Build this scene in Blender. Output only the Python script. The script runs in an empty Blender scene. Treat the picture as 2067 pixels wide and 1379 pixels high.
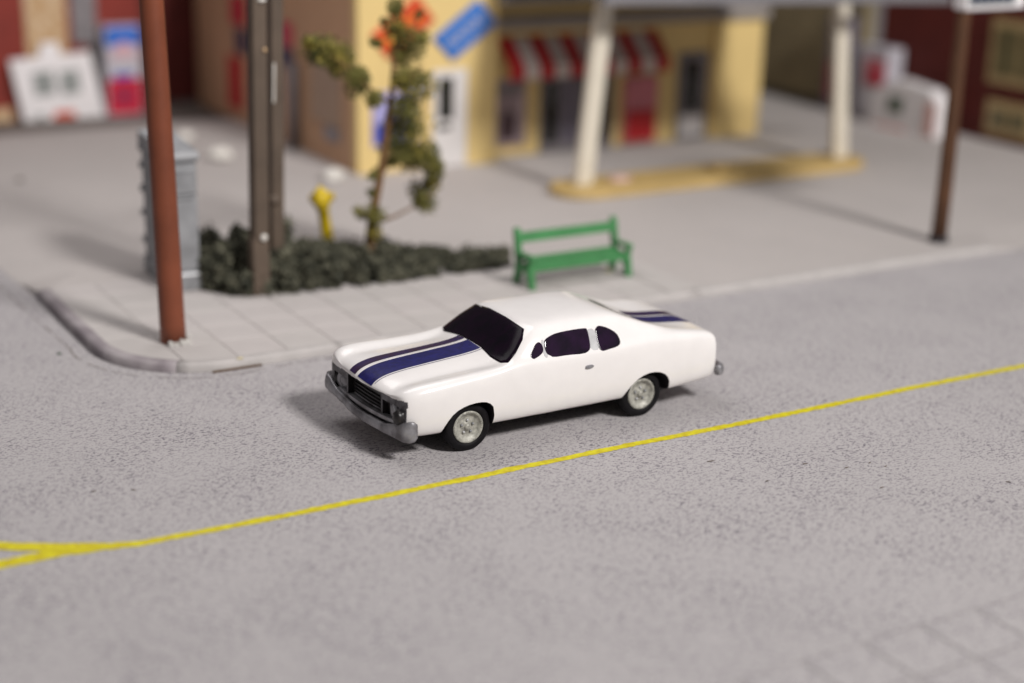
# A scale-model street corner: 1 Blender unit = 1 metre at the model's own scale.
import bpy, bmesh, math, random
from mathutils import Vector, Matrix, noise
from mathutils.bvhtree import BVHTree

random.seed(7)
scene = bpy.context.scene
C = scene.collection
R = math.radians

# ------------------------------------------------------------------ camera
cam_d = bpy.data.cameras.new('camera')
cam = bpy.data.objects.new('camera', cam_d)
C.objects.link(cam)
PIT, YAW, ROL = 0.3132, 0.5366, 0.0248
fwv = Vector((math.sin(YAW) * math.cos(PIT), math.cos(YAW) * math.cos(PIT), -math.sin(PIT)))
rv = Vector((math.cos(YAW), -math.sin(YAW), 0))
uv_ = rv.cross(fwv)
r2 = rv * math.cos(ROL) + uv_ * math.sin(ROL)
u2 = -rv * math.sin(ROL) + uv_ * math.cos(ROL)
mw = Matrix((r2, u2, -fwv)).transposed().to_4x4()
mw.translation = Vector((-9.1742, -16.4793, 7.581))
cam.matrix_world = mw
cam_d.sensor_width = 36.0
cam_d.lens = 3237.8 / 2067 * 36
cam_d.clip_start = 0.1
cam_d.clip_end = 400
cam_d.dof.use_dof = True
cam_d.dof.focus_distance = 20.3
cam_d.dof.aperture_fstop = cam_d.lens / 1000 / 0.45
scene.camera = cam

# ------------------------------------------------------------------ light
world = bpy.data.worlds.new('World')
scene.world = world
world.use_nodes = True
bg = world.node_tree.nodes['Background']
bg.inputs[0].default_value = (1.0, 0.965, 0.975, 1)
bg.inputs[1].default_value = 0.15


def area_lamp(name, loc, target, size, power, col):
    d = bpy.data.lights.new(name, 'AREA')
    d.shape = 'DISK'
    d.size = size
    d.energy = power
    d.color = col
    o = bpy.data.objects.new(name, d)
    o.location = loc
    o.rotation_euler = (Vector(target) - Vector(loc)).to_track_quat('-Z', 'Y').to_euler()
    C.objects.link(o)
    return o


area_lamp('ceiling_lamp', (3 + 13.2, 6 - 53.9, 46.6), (3, 6, 0), 12.5, 48000, (1.0, 0.97, 0.94))
area_lamp('overhead_fill', (0.5, 9.5, 16), (0.5, 9.5, 0), 13, 1150, (1.0, 0.96, 0.955))  # unseen fill lamp, added to lift the tops and brighten the middle

vs = scene.view_settings
vs.view_transform = 'Standard'
vs.look = 'None'
vs.exposure = 0.06
vs.gamma = 1
scene.cycles.use_denoising = True
scene.cycles.max_bounces = 6


# ------------------------------------------------------------------ materials
MATS = {}


def srgb(r, g, b):
    def f(c):
        c /= 255
        return c / 12.92 if c <= 0.04045 else ((c + 0.055) / 1.055) ** 2.4
    return (f(r), f(g), f(b), 1)


def mat(name, col, rough=0.6, var=0.12, scale=3.0, bump=0.0, bscale=40.0, metal=0.0, spec=0.4, coat=0.0, col2=None, detail=4):
    """plain painted surface: slow tone drift from noise, optional fine bump"""
    if name in MATS:
        return MATS[name]
    m = bpy.data.materials.new(name)
    m.use_nodes = True
    nt = m.node_tree
    n = nt.nodes
    b = n['Principled BSDF']
    b.inputs['Roughness'].default_value = rough
    b.inputs['Metallic'].default_value = metal
    b.inputs['Specular IOR Level'].default_value = spec
    b.inputs['Coat Weight'].default_value = coat
    b.inputs['Coat Roughness'].default_value = 0.08
    tc = n.new('ShaderNodeTexCoord')
    nz = n.new('ShaderNodeTexNoise')
    nz.inputs['Scale'].default_value = scale
    nz.inputs['Detail'].default_value = detail
    nt.links.new(tc.outputs['Object'], nz.inputs['Vector'])
    mx = n.new('ShaderNodeMix')
    mx.data_type = 'RGBA'
    mr = n.new('ShaderNodeMapRange')
    mr.inputs[1].default_value = 0.35
    mr.inputs[2].default_value = 0.65
    nt.links.new(nz.outputs[0], mr.inputs[0])
    nt.links.new(mr.outputs[0], mx.inputs[0])
    c2 = col2 if col2 else tuple(c * (1 - var) for c in col[:3]) + (1,)
    mx.inputs[6].default_value = col
    mx.inputs[7].default_value = c2
    nt.links.new(mx.outputs[2], b.inputs['Base Color'])
    if bump > 0:
        bz = n.new('ShaderNodeTexNoise')
        bz.inputs['Scale'].default_value = bscale
        bz.inputs['Detail'].default_value = 3
        nt.links.new(tc.outputs['Object'], bz.inputs['Vector'])
        bp = n.new('ShaderNodeBump')
        bp.inputs['Strength'].default_value = bump
        bp.inputs['Distance'].default_value = 0.02
        nt.links.new(bz.outputs[0], bp.inputs['Height'])
        nt.links.new(bp.outputs[0], b.inputs['Normal'])
    MATS[name] = m
    return m


def road_material(name, base, speck, amount=1.0, warm=None):
    """grey painted board with fine dark flecks and pale grains"""
    m = bpy.data.materials.new(name)
    m.use_nodes = True
    nt = m.node_tree
    n = nt.nodes
    L = nt.links
    b = n['Principled BSDF']
    b.inputs['Roughness'].default_value = 0.85
    b.inputs['Specular IOR Level'].default_value = 0.25
    tc = n.new('ShaderNodeTexCoord')

    def noise_(scale, detail, sx=1, sy=1, rot=0, rough=0.6):
        mp = n.new('ShaderNodeMapping')
        mp.inputs['Scale'].default_value = (sx, sy, 1)
        mp.inputs['Rotation'].default_value = (0, 0, rot)
        L.new(tc.outputs['Object'], mp.inputs[0])
        z = n.new('ShaderNodeTexNoise')
        z.inputs['Scale'].default_value = scale
        z.inputs['Detail'].default_value = detail
        z.inputs['Roughness'].default_value = rough
        L.new(mp.outputs[0], z.inputs[0])
        return z.outputs[0]

    def ramp(src, lo, hi):
        r = n.new('ShaderNodeMapRange')
        r.inputs[1].default_value = lo
        r.inputs[2].default_value = hi
        L.new(src, r.inputs[0])
        return r.outputs[0]

    def math_(op, a, c):
        q = n.new('ShaderNodeMath')
        q.operation = op
        for k, v in ((0, a), (1, c)):
            if isinstance(v, (int, float)):
                q.inputs[k].default_value = v
            else:
                L.new(v, q.inputs[k])
        return q.outputs[0]

    def mix(f, a, c):
        x = n.new('ShaderNodeMix')
        x.data_type = 'RGBA'
        if isinstance(f, (int, float)):
            x.inputs[0].default_value = f
        else:
            L.new(f, x.inputs[0])
        for k, v in ((6, a), (7, c)):
            if isinstance(v, tuple):
                x.inputs[k].default_value = v
            else:
                L.new(v, x.inputs[k])
        return x.outputs[2]

    drift = ramp(noise_(0.35, 3), 0.3, 0.7)
    col = mix(drift, base, tuple(c * 0.93 for c in base[:3]) + (1,))
    # pale grains
    g1 = ramp(noise_(24, 2), 0.56, 0.70)
    col = mix(math_('MULTIPLY', g1, 0.5 * amount), col, tuple(min(1, c * 1.16) for c in base[:3]) + (1,))
    # sparse dark flecks: thin, lying in several directions, thicker in patches
    patch = ramp(noise_(0.8, 3), 0.36, 0.62)
    fl = None
    for (sc, sx, sy, rot, lo, hi) in ((11, 1.0, 2.3, 0.5, .612, .65), (12, 1.0, 2.6, -0.75, .615, .655), (9, 1.0, 2.2, 1.3, .63, .665), (19, 1.0, 1.6, 0.1, .60, .65), (30, 1.0, 1.2, 0.9, .585, .655)):
        f = ramp(noise_(sc, 2, sx, sy, rot), lo, hi)
        fl = f if fl is None else math_('MAXIMUM', fl, f)
    fl = math_('MULTIPLY', fl, math_('ADD', math_('MULTIPLY', patch, 0.5), 0.5))
    col = mix(math_('MULTIPLY', fl, 0.92 * amount), col, speck)
    fine = ramp(noise_(60, 2), 0.35, 0.65)
    col = mix(math_('MULTIPLY', fine, 0.22 * amount), col, tuple(c * 0.72 for c in base[:3]) + (1,))
    L.new(col, b.inputs['Base Color'])
    bp = n.new('ShaderNodeBump')
    bp.inputs['Strength'].default_value = 0.16 * amount
    bp.inputs['Distance'].default_value = 0.012
    hh = math_('SUBTRACT', noise_(42, 3), math_('MULTIPLY', fl, 0.8))
    L.new(hh, bp.inputs['Height'])
    L.new(bp.outputs[0], b.inputs['Normal'])
    return m


M_ROAD = road_material('road_board', (0.452, 0.428, 0.432, 1), (0.105, 0.090, 0.118, 1), 1.0)
M_LOT = road_material('lot_board', (0.475, 0.44, 0.425, 1), (0.25, 0.23, 0.22, 1), 0.30)
M_TILE = mat('concrete_tile', (0.485, 0.455, 0.44, 1), 0.8, 0.07, 2.2, 0.15, 30)
M_TILE2 = mat('concrete_tile_warm', (0.495, 0.46, 0.448, 1), 0.8, 0.07, 2.0, 0.15, 30)
M_KERB = mat('kerb_stone', (0.465, 0.437, 0.425, 1), 0.8, 0.10, 3.0, 0.2, 20)
M_KERBSHADE = mat('kerb_shaded', (0.37, 0.335, 0.345, 1), 0.75, 0.5, 2.2, 0.25, 16, col2=(0.23, 0.20, 0.215, 1))  # darker: shade of the face turned from the lamp is in the colour
M_SEAM = mat('seam_grime', (0.20, 0.17, 0.15, 1), 0.9, 0.5, 8)
M_YLINE = mat('yellow_marking', srgb(214, 204, 22), 0.6, 0.22, 9, 0.3, 25, col2=srgb(190, 172, 20))
M_WHITE = mat('white_enamel', (0.83, 0.80, 0.79, 1), 0.22, 0.03, 4, 0.05, 9, spec=0.5, coat=0.35)
M_GLASS = mat('black_gloss_window', (0.0045, 0.003, 0.006, 1), 0.16, 0.5, 6, 0.05, 8, spec=0.07, col2=(0.008, 0.003, 0.009, 1))
M_SIDEGLASS = mat('purple_black_window', (0.007, 0.004, 0.010, 1), 0.10, 0.5, 5, 0.12, 7, spec=0.5, col2=(0.017, 0.006, 0.023, 1))
M_BLUE = mat('blue_stripe', (0.010, 0.010, 0.115, 1), 0.35, 0.4, 14, 0.1, 30, spec=0.3)
M_BLUE2 = mat('purple_blue_stripe', (0.022, 0.011, 0.070, 1), 0.35, 0.4, 8, 0.1, 30, spec=0.3, col2=(0.030, 0.012, 0.036, 1))
M_SILVER = mat('silver_paint', (0.34, 0.335, 0.355, 1), 0.38, 0.5, 5, 0.9, 7, metal=0.35, spec=0.4, col2=(0.13, 0.122, 0.13, 1))
M_SILVER2 = mat('rim_silver', (0.46, 0.45, 0.40, 1), 0.5, 0.45, 16, 0.5, 22, metal=0.15, spec=0.4)
M_NOSE = mat('dark_silver_wash', (0.17, 0.165, 0.178, 1), 0.42, 0.5, 6.5, 0.8, 9, metal=0.25, spec=0.4, col2=(0.028, 0.024, 0.028, 1))
M_GREYWASH = mat('grey_wash', (0.52, 0.52, 0.53, 1), 0.4, 0.2, 10)
M_BLACK = mat('black_underside', (0.014, 0.012, 0.016, 1), 0.6, 0.4, 6)
M_TYRE = mat('tyre_black', (0.006, 0.005, 0.0065, 1), 0.6, 0.4, 9, 0.3, 20, spec=0.2)
M_GRILLE = mat('grille_black', (0.020, 0.017, 0.018, 1), 0.35, 0.5, 12, 0.4, 16)
M_REDPOLE = mat('oxide_red_plastic', (0.215, 0.058, 0.026, 1), 0.5, 0.25, 1.3, 0.05, 12)
M_GLUE = mat('dry_glue', (0.62, 0.60, 0.57, 1), 0.45, 0.2, 14, 0.6, 20)
M_BOOTH = mat('silver_cabinet_paint', (0.33, 0.335, 0.35, 1), 0.55, 0.30, 2.4, 0.5, 7, metal=0.1)
M_POST = mat('grey_brown_plastic', (0.122, 0.088, 0.064, 1), 0.6, 0.25, 1.6)
M_POST2 = mat('dark_brown_plastic', (0.075, 0.055, 0.042, 1), 0.6, 0.25, 1.6)
M_HYD = mat('yellow_plastic', (0.66, 0.47, 0.012, 1), 0.38, 0.12, 4)
M_BENCH = mat('green_plastic', (0.062, 0.245, 0.085, 1), 0.42, 0.15, 4)
M_BARK = mat('tan_bark', (0.24, 0.125, 0.05, 1), 0.8, 0.4, 12)
M_LEAF = mat('olive_foliage', (0.25, 0.225, 0.055, 1), 0.85, 0.6, 2.6, col2=(0.075, 0.082, 0.022, 1))
M_LEAFY = mat('ochre_foliage', (0.36, 0.27, 0.05, 1), 0.85, 0.4, 3, col2=(0.22, 0.19, 0.04, 1))
M_SHRUB = mat('dark_lichen', (0.155, 0.150, 0.105, 1), 0.9, 0.6, 5.0, col2=(0.026, 0.028, 0.019, 1))
M_YWALL = mat('yellow_plastic_wall', (0.77, 0.575, 0.245, 1), 0.55, 0.07, 0.6)
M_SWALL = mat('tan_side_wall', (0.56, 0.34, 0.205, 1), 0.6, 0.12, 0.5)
M_CREAM = mat('cream_plastic', (0.72, 0.66, 0.55, 1), 0.45, 0.05, 2)
M_OCHRE = mat('ochre_island', (0.58, 0.41, 0.165, 1), 0.5, 0.15, 1.5)
M_CANOPY = mat('grey_canopy', (0.21, 0.20, 0.215, 1), 0.6, 0.12, 1)
M_LINTEL = mat('grey_trim', (0.30, 0.27, 0.25, 1), 0.6, 0.12, 1)
M_DOORW = mat('white_door', (0.70, 0.67, 0.66, 1), 0.45, 0.06, 2)
M_DARKGLASS = mat('dark_pane', (0.015, 0.015, 0.012, 1), 0.12, 0.3, 3)
M_FRAME = mat('grey_door_frame', (0.20, 0.18, 0.19, 1), 0.5, 0.15, 2)
M_RED = mat('red_cloth', (0.50, 0.018, 0.022, 1), 0.5, 0.15, 3)
M_AWHITE = mat('awning_white', (0.66, 0.58, 0.54, 1), 0.5, 0.1, 3)
M_ORED = mat('orange_red_sign', (0.66, 0.075, 0.022, 1), 0.4, 0.15, 3)
M_ORANGE = mat('orange_print', (0.75, 0.32, 0.03, 1), 0.4, 0.1, 3)
M_SIGNBLUE = mat('bright_blue_sign', (0.022, 0.17, 0.58, 1), 0.4, 0.1, 3)
M_PRINT = mat('pale_print', (0.52, 0.50, 0.55, 1), 0.5, 0.1, 6)
M_PBLUE = mat('poster_blue', (0.06, 0.09, 0.50, 1), 0.4, 0.2, 3)
M_PLILAC = mat('poster_lilac', (0.42, 0.40, 0.72, 1), 0.4, 0.2, 3)
M_POSTER = mat('faded_poster', (0.42, 0.32, 0.34, 1), 0.5, 0.3, 3)
M_PDARK = mat('poster_dark_print', (0.09, 0.05, 0.06, 1), 0.5, 0.3, 5)
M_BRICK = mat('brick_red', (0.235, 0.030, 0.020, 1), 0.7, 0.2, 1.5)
M_BRICKSHADE = mat('brick_red_shaded', (0.115, 0.014, 0.010, 1), 0.7, 0.2, 1.5)  # brick red darkened, the shade of unlit walls put into its colour
M_WINC = mat('cream_window', (0.44, 0.32, 0.155, 1), 0.5, 0.12, 2)
M_WIND = mat('dusty_pane', (0.17, 0.145, 0.075, 1), 0.25, 0.3, 2)
M_GWIN = mat('grey_shutter', (0.24, 0.22, 0.23, 1), 0.5, 0.25, 2.5)
M_TAN = mat('tan_stucco', (0.60, 0.45, 0.30, 1), 0.7, 0.4, 5, col2=(0.45, 0.27, 0.12, 1))
M_BOARD = mat('white_board', (0.80, 0.77, 0.78, 1), 0.4, 0.03, 2)
M_GREYPRINT = mat('grey_print', (0.34, 0.36, 0.35, 1), 0.5, 0.35, 7)
M_MBLUE = mat('machine_blue', (0.045, 0.17, 0.62, 1), 0.3, 0.2, 3)
M_MRED = mat('machine_red', (0.55, 0.022, 0.055, 1), 0.3, 0.15, 3)
M_MPALE = mat('machine_pale', (0.55, 0.53, 0.58, 1), 0.3, 0.15, 4)
M_MPINK = mat('machine_pink', (0.62, 0.20, 0.24, 1), 0.35, 0.2, 3)
M_MGREY = mat('machine_grey', (0.17, 0.15, 0.19, 1), 0.4, 0.2, 2)
M_SIDING = mat('olive_siding', (0.29, 0.235, 0.14, 1), 0.7, 0.25, 1.2)
M_ROOF = mat('tar_roof', (0.06, 0.055, 0.055, 1), 0.8, 0.2, 1)
M_VERGE = mat('verge_dark', (0.17, 0.145, 0.13, 1), 0.9, 0.35, 1.2)
M_STONE = mat('white_stone', (0.74, 0.71, 0.66, 1), 0.7, 0.15, 3, 0.4, 8)
M_SPOLE = mat('brown_pole', (0.105, 0.045, 0.020, 1), 0.5, 0.3, 1.5)
M_GREENM = mat('dark_green_print', (0.035, 0.075, 0.035, 1), 0.4, 0.2, 3)
M_NAVY = mat('navy_letter', (0.018, 0.025, 0.085, 1), 0.4, 0.2, 3)


# ------------------------------------------------------------------ mesh helpers
def link(name, me, parent=None, loc=None):
    o = bpy.data.objects.new(name, me)
    C.objects.link(o)
    if parent is not None:
        o.parent = parent
    if loc is not None:
        o.location = loc
    return o


def tag(o, label=None, cat=None, group=None, kind=None):
    if label:
        o['label'] = label
    if cat:
        o['category'] = cat
    if group:
        o['group'] = group
    if kind:
        o['kind'] = kind
    return o


def empty(name, loc=(0, 0, 0), rz=0, label=None, cat=None, group=None):
    o = link(name, None)
    o.empty_display_size = 0.2
    o.location = loc
    o.rotation_euler = (0, 0, rz)
    return tag(o, label, cat, group)


def finish(name, bm, m, parent=None, smooth=False, loc=None):
    bmesh.ops.recalc_face_normals(bm, faces=bm.faces[:])
    me = bpy.data.meshes.new(name)
    bm.to_mesh(me)
    bm.free()
    for q in (m if isinstance(m, (list, tuple)) else [m]):
        me.materials.append(q)
    if smooth:
        me.polygons.foreach_set('use_smooth', [True] * len(me.polygons))
    return link(name, me, parent, loc)


def add_box(bm, lo, hi, mtx=None, bev=0.0):
    x0, y0, z0 = lo
    x1, y1, z1 = hi
    co = [(x0, y0, z0), (x1, y0, z0), (x1, y1, z0), (x0, y1, z0), (x0, y0, z1), (x1, y0, z1), (x1, y1, z1), (x0, y1, z1)]
    v = [bm.verts.new(mtx @ Vector(c) if mtx else c) for c in co]
    fs = [bm.faces.new([v[i] for i in f]) for f in ((0, 3, 2, 1), (4, 5, 6, 7), (0, 1, 5, 4), (1, 2, 6, 5), (2, 3, 7, 6), (3, 0, 4, 7))]
    if bev > 0:
        es = list({e for f in fs for e in f.edges})
        bmesh.ops.bevel(bm, geom=es, offset=bev, segments=2, profile=0.5, affect='EDGES')


def box(name, lo, hi, m, parent=None, bev=0.0, mtx=None, smooth=False):
    bm = bmesh.new()
    add_box(bm, lo, hi, mtx, bev)
    return finish(name, bm, m, parent, smooth)


def add_prism(bm, poly, d0, d1, axis='y', bev=0.0):
    """poly = list of 2D points; axis y: (x,z) extruded in y; axis z: (x,y) extruded in z; axis x: (y,z)"""
    def P(a, b, d):
        return {'y': (a, d, b), 'z': (a, b, d), 'x': (d, a, b)}[axis]
    A = [bm.verts.new(P(a, b, d0)) for a, b in poly]
    B = [bm.verts.new(P(a, b, d1)) for a, b in poly]
    n = len(poly)
    fs = [bm.faces.new(A[::-1]), bm.faces.new(B)]
    for i in range(n):
        fs.append(bm.faces.new((A[i], A[(i + 1) % n], B[(i + 1) % n], B[i])))
    if bev > 0:
        es = list({e for f in fs[:2] for e in f.edges})
        bmesh.ops.bevel(bm, geom=es, offset=bev, segments=2, profile=0.5, affect='EDGES')


def prism(name, poly, d0, d1, m, parent=None, axis='y', bev=0.0, smooth=False):
    bm = bmesh.new()
    add_prism(bm, poly, d0, d1, axis, bev)
    return finish(name, bm, m, parent, smooth)


def add_tube(bm, pts, radii, seg=12, cap=True):
    pts = [Vector(p) for p in pts]
    rings = []
    up = Vector((0, 0, 1))
    for i, p in enumerate(pts):
        d = (pts[min(i + 1, len(pts) - 1)] - pts[max(i - 1, 0)]).normalized()
        a = d.cross(Vector((1, 0, 0)) if abs(d.x) < 0.8 else Vector((0, 1, 0))).normalized()
        b = d.cross(a).normalized()
        r = radii[i] if isinstance(radii, (list, tuple)) else radii
        rings.append([bm.verts.new(p + (a * math.cos(2 * math.pi * k / seg) + b * math.sin(2 * math.pi * k / seg)) * r) for k in range(seg)])
    for i in range(len(rings) - 1):
        for k in range(seg):
            bm.faces.new((rings[i][k], rings[i][(k + 1) % seg], rings[i + 1][(k + 1) % seg], rings[i + 1][k]))
    if cap:
        bm.faces.new(rings[0][::-1])
        bm.faces.new(rings[-1])


def tube(name, pts, radii, m, parent=None, seg=12, smooth=True):
    bm = bmesh.new()
    add_tube(bm, pts, radii, seg)
    return finish(name, bm, m, parent, smooth)


def add_lathe(bm, prof, axis_mtx, seg=32):
    """prof = (radius, height) list; axis along local z of axis_mtx"""
    rings = []
    for r, h in prof:
        if r < 1e-5:
            rings.append([bm.verts.new(axis_mtx @ Vector((0, 0, h)))])
        else:
            rings.append([bm.verts.new(axis_mtx @ Vector((r * math.cos(2 * math.pi * k / seg), r * math.sin(2 * math.pi * k / seg), h))) for k in range(seg)])
    for a, b in zip(rings, rings[1:]):
        for k in range(seg):
            k2 = (k + 1) % seg
            if len(a) == 1 and len(b) == 1:
                continue
            if len(a) == 1:
                bm.faces.new((a[0], b[k], b[k2]))
            elif len(b) == 1:
                bm.faces.new((a[k], a[k2], b[0]))
            else:
                bm.faces.new((a[k], a[k2], b[k2], b[k]))


def lathe(name, prof, m, parent=None, mtx=None, seg=32, smooth=True):
    bm = bmesh.new()
    add_lathe(bm, prof, mtx or Matrix(), seg)
    return finish(name, bm, m, parent, smooth)


def blob(name, center, rad, m, parent=None, amp=0.25, freq=2.0, sub=3, seed=0.0, squash=(1, 1, 1)):
    bm = bmesh.new()
    bmesh.ops.create_icosphere(bm, subdivisions=sub, radius=1.0)
    for v in bm.verts:
        k = 1 + amp * noise.noise(v.co * freq + Vector((seed, seed * 1.7, 3.1)))
        v.co = Vector((v.co.x * squash[0], v.co.y * squash[1], v.co.z * squash[2])) * rad * k + Vector(center)
    return finish(name, bm, m, parent, True)


def smooth_poly(pts, it=2):
    for _ in range(it):
        out = []
        n = len(pts)
        for i in range(n):
            a, b = pts[i], pts[(i + 1) % n]
            out.append((a[0] * .75 + b[0] * .25, a[1] * .75 + b[1] * .25))
            out.append((a[0] * .25 + b[0] * .75, a[1] * .25 + b[1] * .75))
        pts = out
    return pts


def clip_convex(poly, clip):
    """Sutherland-Hodgman, clip polygon counter-clockwise"""
    out = poly
    n = len(clip)
    for i in range(n):
        a, b = clip[i], clip[(i + 1) % n]
        ex, ey = b[0] - a[0], b[1] - a[1]

        def side(p):
            return ex * (p[1] - a[1]) - ey * (p[0] - a[0])
        src, out = out, []
        for j in range(len(src)):
            p, q = src[j], src[(j + 1) % len(src)]
            sp, sq = side(p), side(q)
            if sp >= 0:
                out.append(p)
            if sp * sq < 0:
                t = sp / (sp - sq)
                out.append((p[0] + (q[0] - p[0]) * t, p[1] + (q[1] - p[1]) * t))
        if len(out) < 3:
            return []
    return out


# ------------------------------------------------------------------ the setting
bm = bmesh.new()
v = [bm.verts.new(c) for c in ((-45, -45, 0), (60, -45, 0), (60, 60, 0), (-45, 60, 0))]
bm.faces.new(v)
road = tag(finish('road', bm, M_ROAD), kind='structure', label='grey speckled street surface of the model board')


def ribbon(name, path, width, z, m, parent=None, jit=0.0, seed=0):
    rnd = random.Random(seed)
    bm = bmesh.new()
    prev = None
    n = len(path)
    for i, p in enumerate(path):
        a = Vector(path[max(i - 1, 0)])
        b = Vector(path[min(i + 1, n - 1)])
        d = (b - a).normalized()
        nn = Vector((-d.y, d.x))
        w = width[i] if isinstance(width, list) else width
        l = Vector(p) + nn * (w / 2 * (1 + rnd.uniform(-jit, jit)))
        r = Vector(p) - nn * (w / 2 * (1 + rnd.uniform(-jit, jit)))
        cur = (bm.verts.new((l.x, l.y, z)), bm.verts.new((r.x, r.y, z)))
        if prev:
            bm.faces.new((prev[0], cur[0], cur[1], prev[1]))
        prev = cur
    return finish(name, bm, m, parent)


# yellow centre line, hand-ruled: edges wander a little
path, wid = [], []
KN = [(-12, -.9), (-8, -.75), (-6.6, -.62), (-5.93, -.57), (-5.3, -.57), (-4.9, -.66), (-4.4, -.755), (-3.6, -.775), (40, -.775)]


def knot(x):
    for (a, ya), (b, yb) in zip(KN, KN[1:]):
        if x <= b:
            u = (x - a) / (b - a)
            u = u * u * (3 - 2 * u)
            return ya + (yb - ya) * u


for i in range(1150):
    x = -11 + i * 0.04
    path.append((x, knot(x) + 0.012 * math.sin(x * 1.1) + 0.012 * noise.noise(Vector((x * 1.7, 0, 0)))))
    wid.append(0.128 * (1 + 0.22 * noise.noise(Vector((x * 3.1, 5, 0))) + 0.16 * noise.noise(Vector((x * 9, 2, 0))) + (0.7 * min(1, max(0, (-4.4 - x) / 1.0)))))
tag(ribbon('centre_line', path, wid, 0.004, M_YLINE, jit=0.13, seed=3), kind='structure', label='thin yellow line ruled along the street')
path = []
for i in range(60):
    t = i / 59
    path.append((-4.75 - 2.6 * t, -.66 + .9 * t + 1.0 * t * t))
tag(ribbon('branch_line', path, [0.10 + min(.10, .02 * i) for i in range(60)], 0.008, M_YLINE, jit=0.08, seed=5), kind='structure', label='yellow line curving away from the centre line')

# pavement: outline from the right end along the street, round the corner and back
ZP = 0.13
outline = [(46, 4.28, 0), (20, 4.28, 0), (14.6, 4.28, 0), (13.8, 4.28, 1), (6.78, 4.28, 1), (3, 4.28, 1), (-1.45, 4.28, 1)]
for k in range(1, 13):
    a = R(-90 - 90 * k / 12)
    outline.append((-1.45 + 1.6 * math.cos(a), 5.88 + 1.6 * math.sin(a), 1))
outline += [(-3.05, 7.6, 1), (-3.03, 9.1, 1), (-3.1, 10.0, 0), (-3.3, 14, 0), (-3.3, 23.3, 0), (46, 23.3, 0)]
NO = len(outline)


def inset(i, d):
    p = Vector(outline[i][:2])
    a = Vector(outline[i - 1][:2])
    b = Vector(outline[(i + 1) % NO][:2])
    d1, d2 = (p - a).normalized(), (b - p).normalized()
    n1, n2 = Vector((d1.y, -d1.x)), Vector((d2.y, -d2.x))
    nn = (n1 + n2).normalized()
    return p + nn * (d / max(0.4, nn.dot(n1)))


ZS = ZP - 0.014
bm = bmesh.new()
r0, r1, r2_ = [], [], []
for i, (x, y, k) in enumerate(outline):
    r0.append(bm.verts.new((x, y, 0.003)))
    q = inset(i, 0.03)
    r1.append(bm.verts.new((q.x, q.y, 0.10 if k else 0.012)))
    q = inset(i, 0.2 if k else 1.1)
    r2_.append(bm.verts.new((q.x, q.y, ZS)))
for i in range(NO - 1):
    for A, B in ((r0, r1), (r1, r2_)):
        bm.faces.new((A[i], A[i + 1], B[i + 1], B[i]))
bm.faces.new(r2_)
pave = tag(finish('pavement', bm, M_LOT), kind='structure', label='light grey raised corner lot and pavement')

# kerb stones: rounded lip along the edge, in pieces
kpath = [(13.8, 4.28), (10.3, 4.28), (6.80, 4.28), None, (6.74, 4.28), (3.0, 4.28), (0.2, 4.28), None, (0.17, 4.28), (-0.6, 4.28), (-1.45, 4.28)]
arc = [(outline[i][0], outline[i][1]) for i in range(7, 19)]
kpath += arc[:4] + [None] + [arc[3]] + arc[4:] + [(-3.05, 6.6), (-3.05, 7.6), (-3.03, 9.1)]


def kerb_piece(pts, m, taper_end=False, up=1.0):
    bm = bmesh.new()
    prof = [(0.0, 0.002), (0.004, 0.09), (0.035, 0.126), (0.09, ZP + 0.006), (0.17, ZP + 0.004), (0.185, ZP - 0.008), (0.185, 0.05)]
    rings = []
    n = len(pts)
    for i, p in enumerate(pts):
        a, b = Vector(pts[max(i - 1, 0)]), Vector(pts[min(i + 1, n - 1)])
        d = (b - a).normalized()
        nn = Vector((d.y, -d.x))
        s = (0.75 if i == n - 1 else 1 + (up - 1) * min(1, i / 6)) if taper_end else 1
        wk = 1.12 if taper_end else 1
        rings.append([bm.verts.new((p[0] + nn.x * o * wk, p[1] + nn.y * o * wk, z * s)) for o, z in prof])
    for A, B in zip(rings, rings[1:]):
        for k in range(len(prof) - 1):
            bm.faces.new((A[k], B[k], B[k + 1], A[k + 1]))
    bm.faces.new(rings[0])
    bm.faces.new(rings[-1][::-1])
    return finish('kerb_stone', bm, m, pave, True)


seg = []
pieces = []
for q in kpath + [None]:
    if q is None:
        pieces.append(seg)
        seg = []
    else:
        seg.append(q)


def dense(pts, step=0.12):
    out = []
    for a, b in zip(pts, pts[1:]):
        n = max(1, int(math.dist(a, b) / step))
        out += [(a[0] + (b[0] - a[0]) * k / n, a[1] + (b[1] - a[1]) * k / n) for k in range(n)]
    return out + [pts[-1]]


for i, s in enumerate(pieces):
    o = kerb_piece(dense(s), M_KERBSHADE if i == len(pieces) - 1 else M_KERB, i == len(pieces) - 1, 1.18)
    if i == len(pieces) - 1:
        o['label'] = 'kerb round the corner with shade in its colour'

# flagstones
S = 0.766
TX, TY = -1.3273, 4.4709
cornerpoly = [(7.0, 4.47), (7.0, 12), (-2.86, 12), (-2.86, 5.88)]
for k in range(11, 0, -1):
    a = R(-90 - 90 * k / 12)
    cornerpoly.append((-1.45 + 1.41 * math.cos(a), 5.88 + 1.41 * math.sin(a)))
cornerpoly.append((-1.45, 4.47))
cornerpoly = cornerpoly[::-1]
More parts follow.
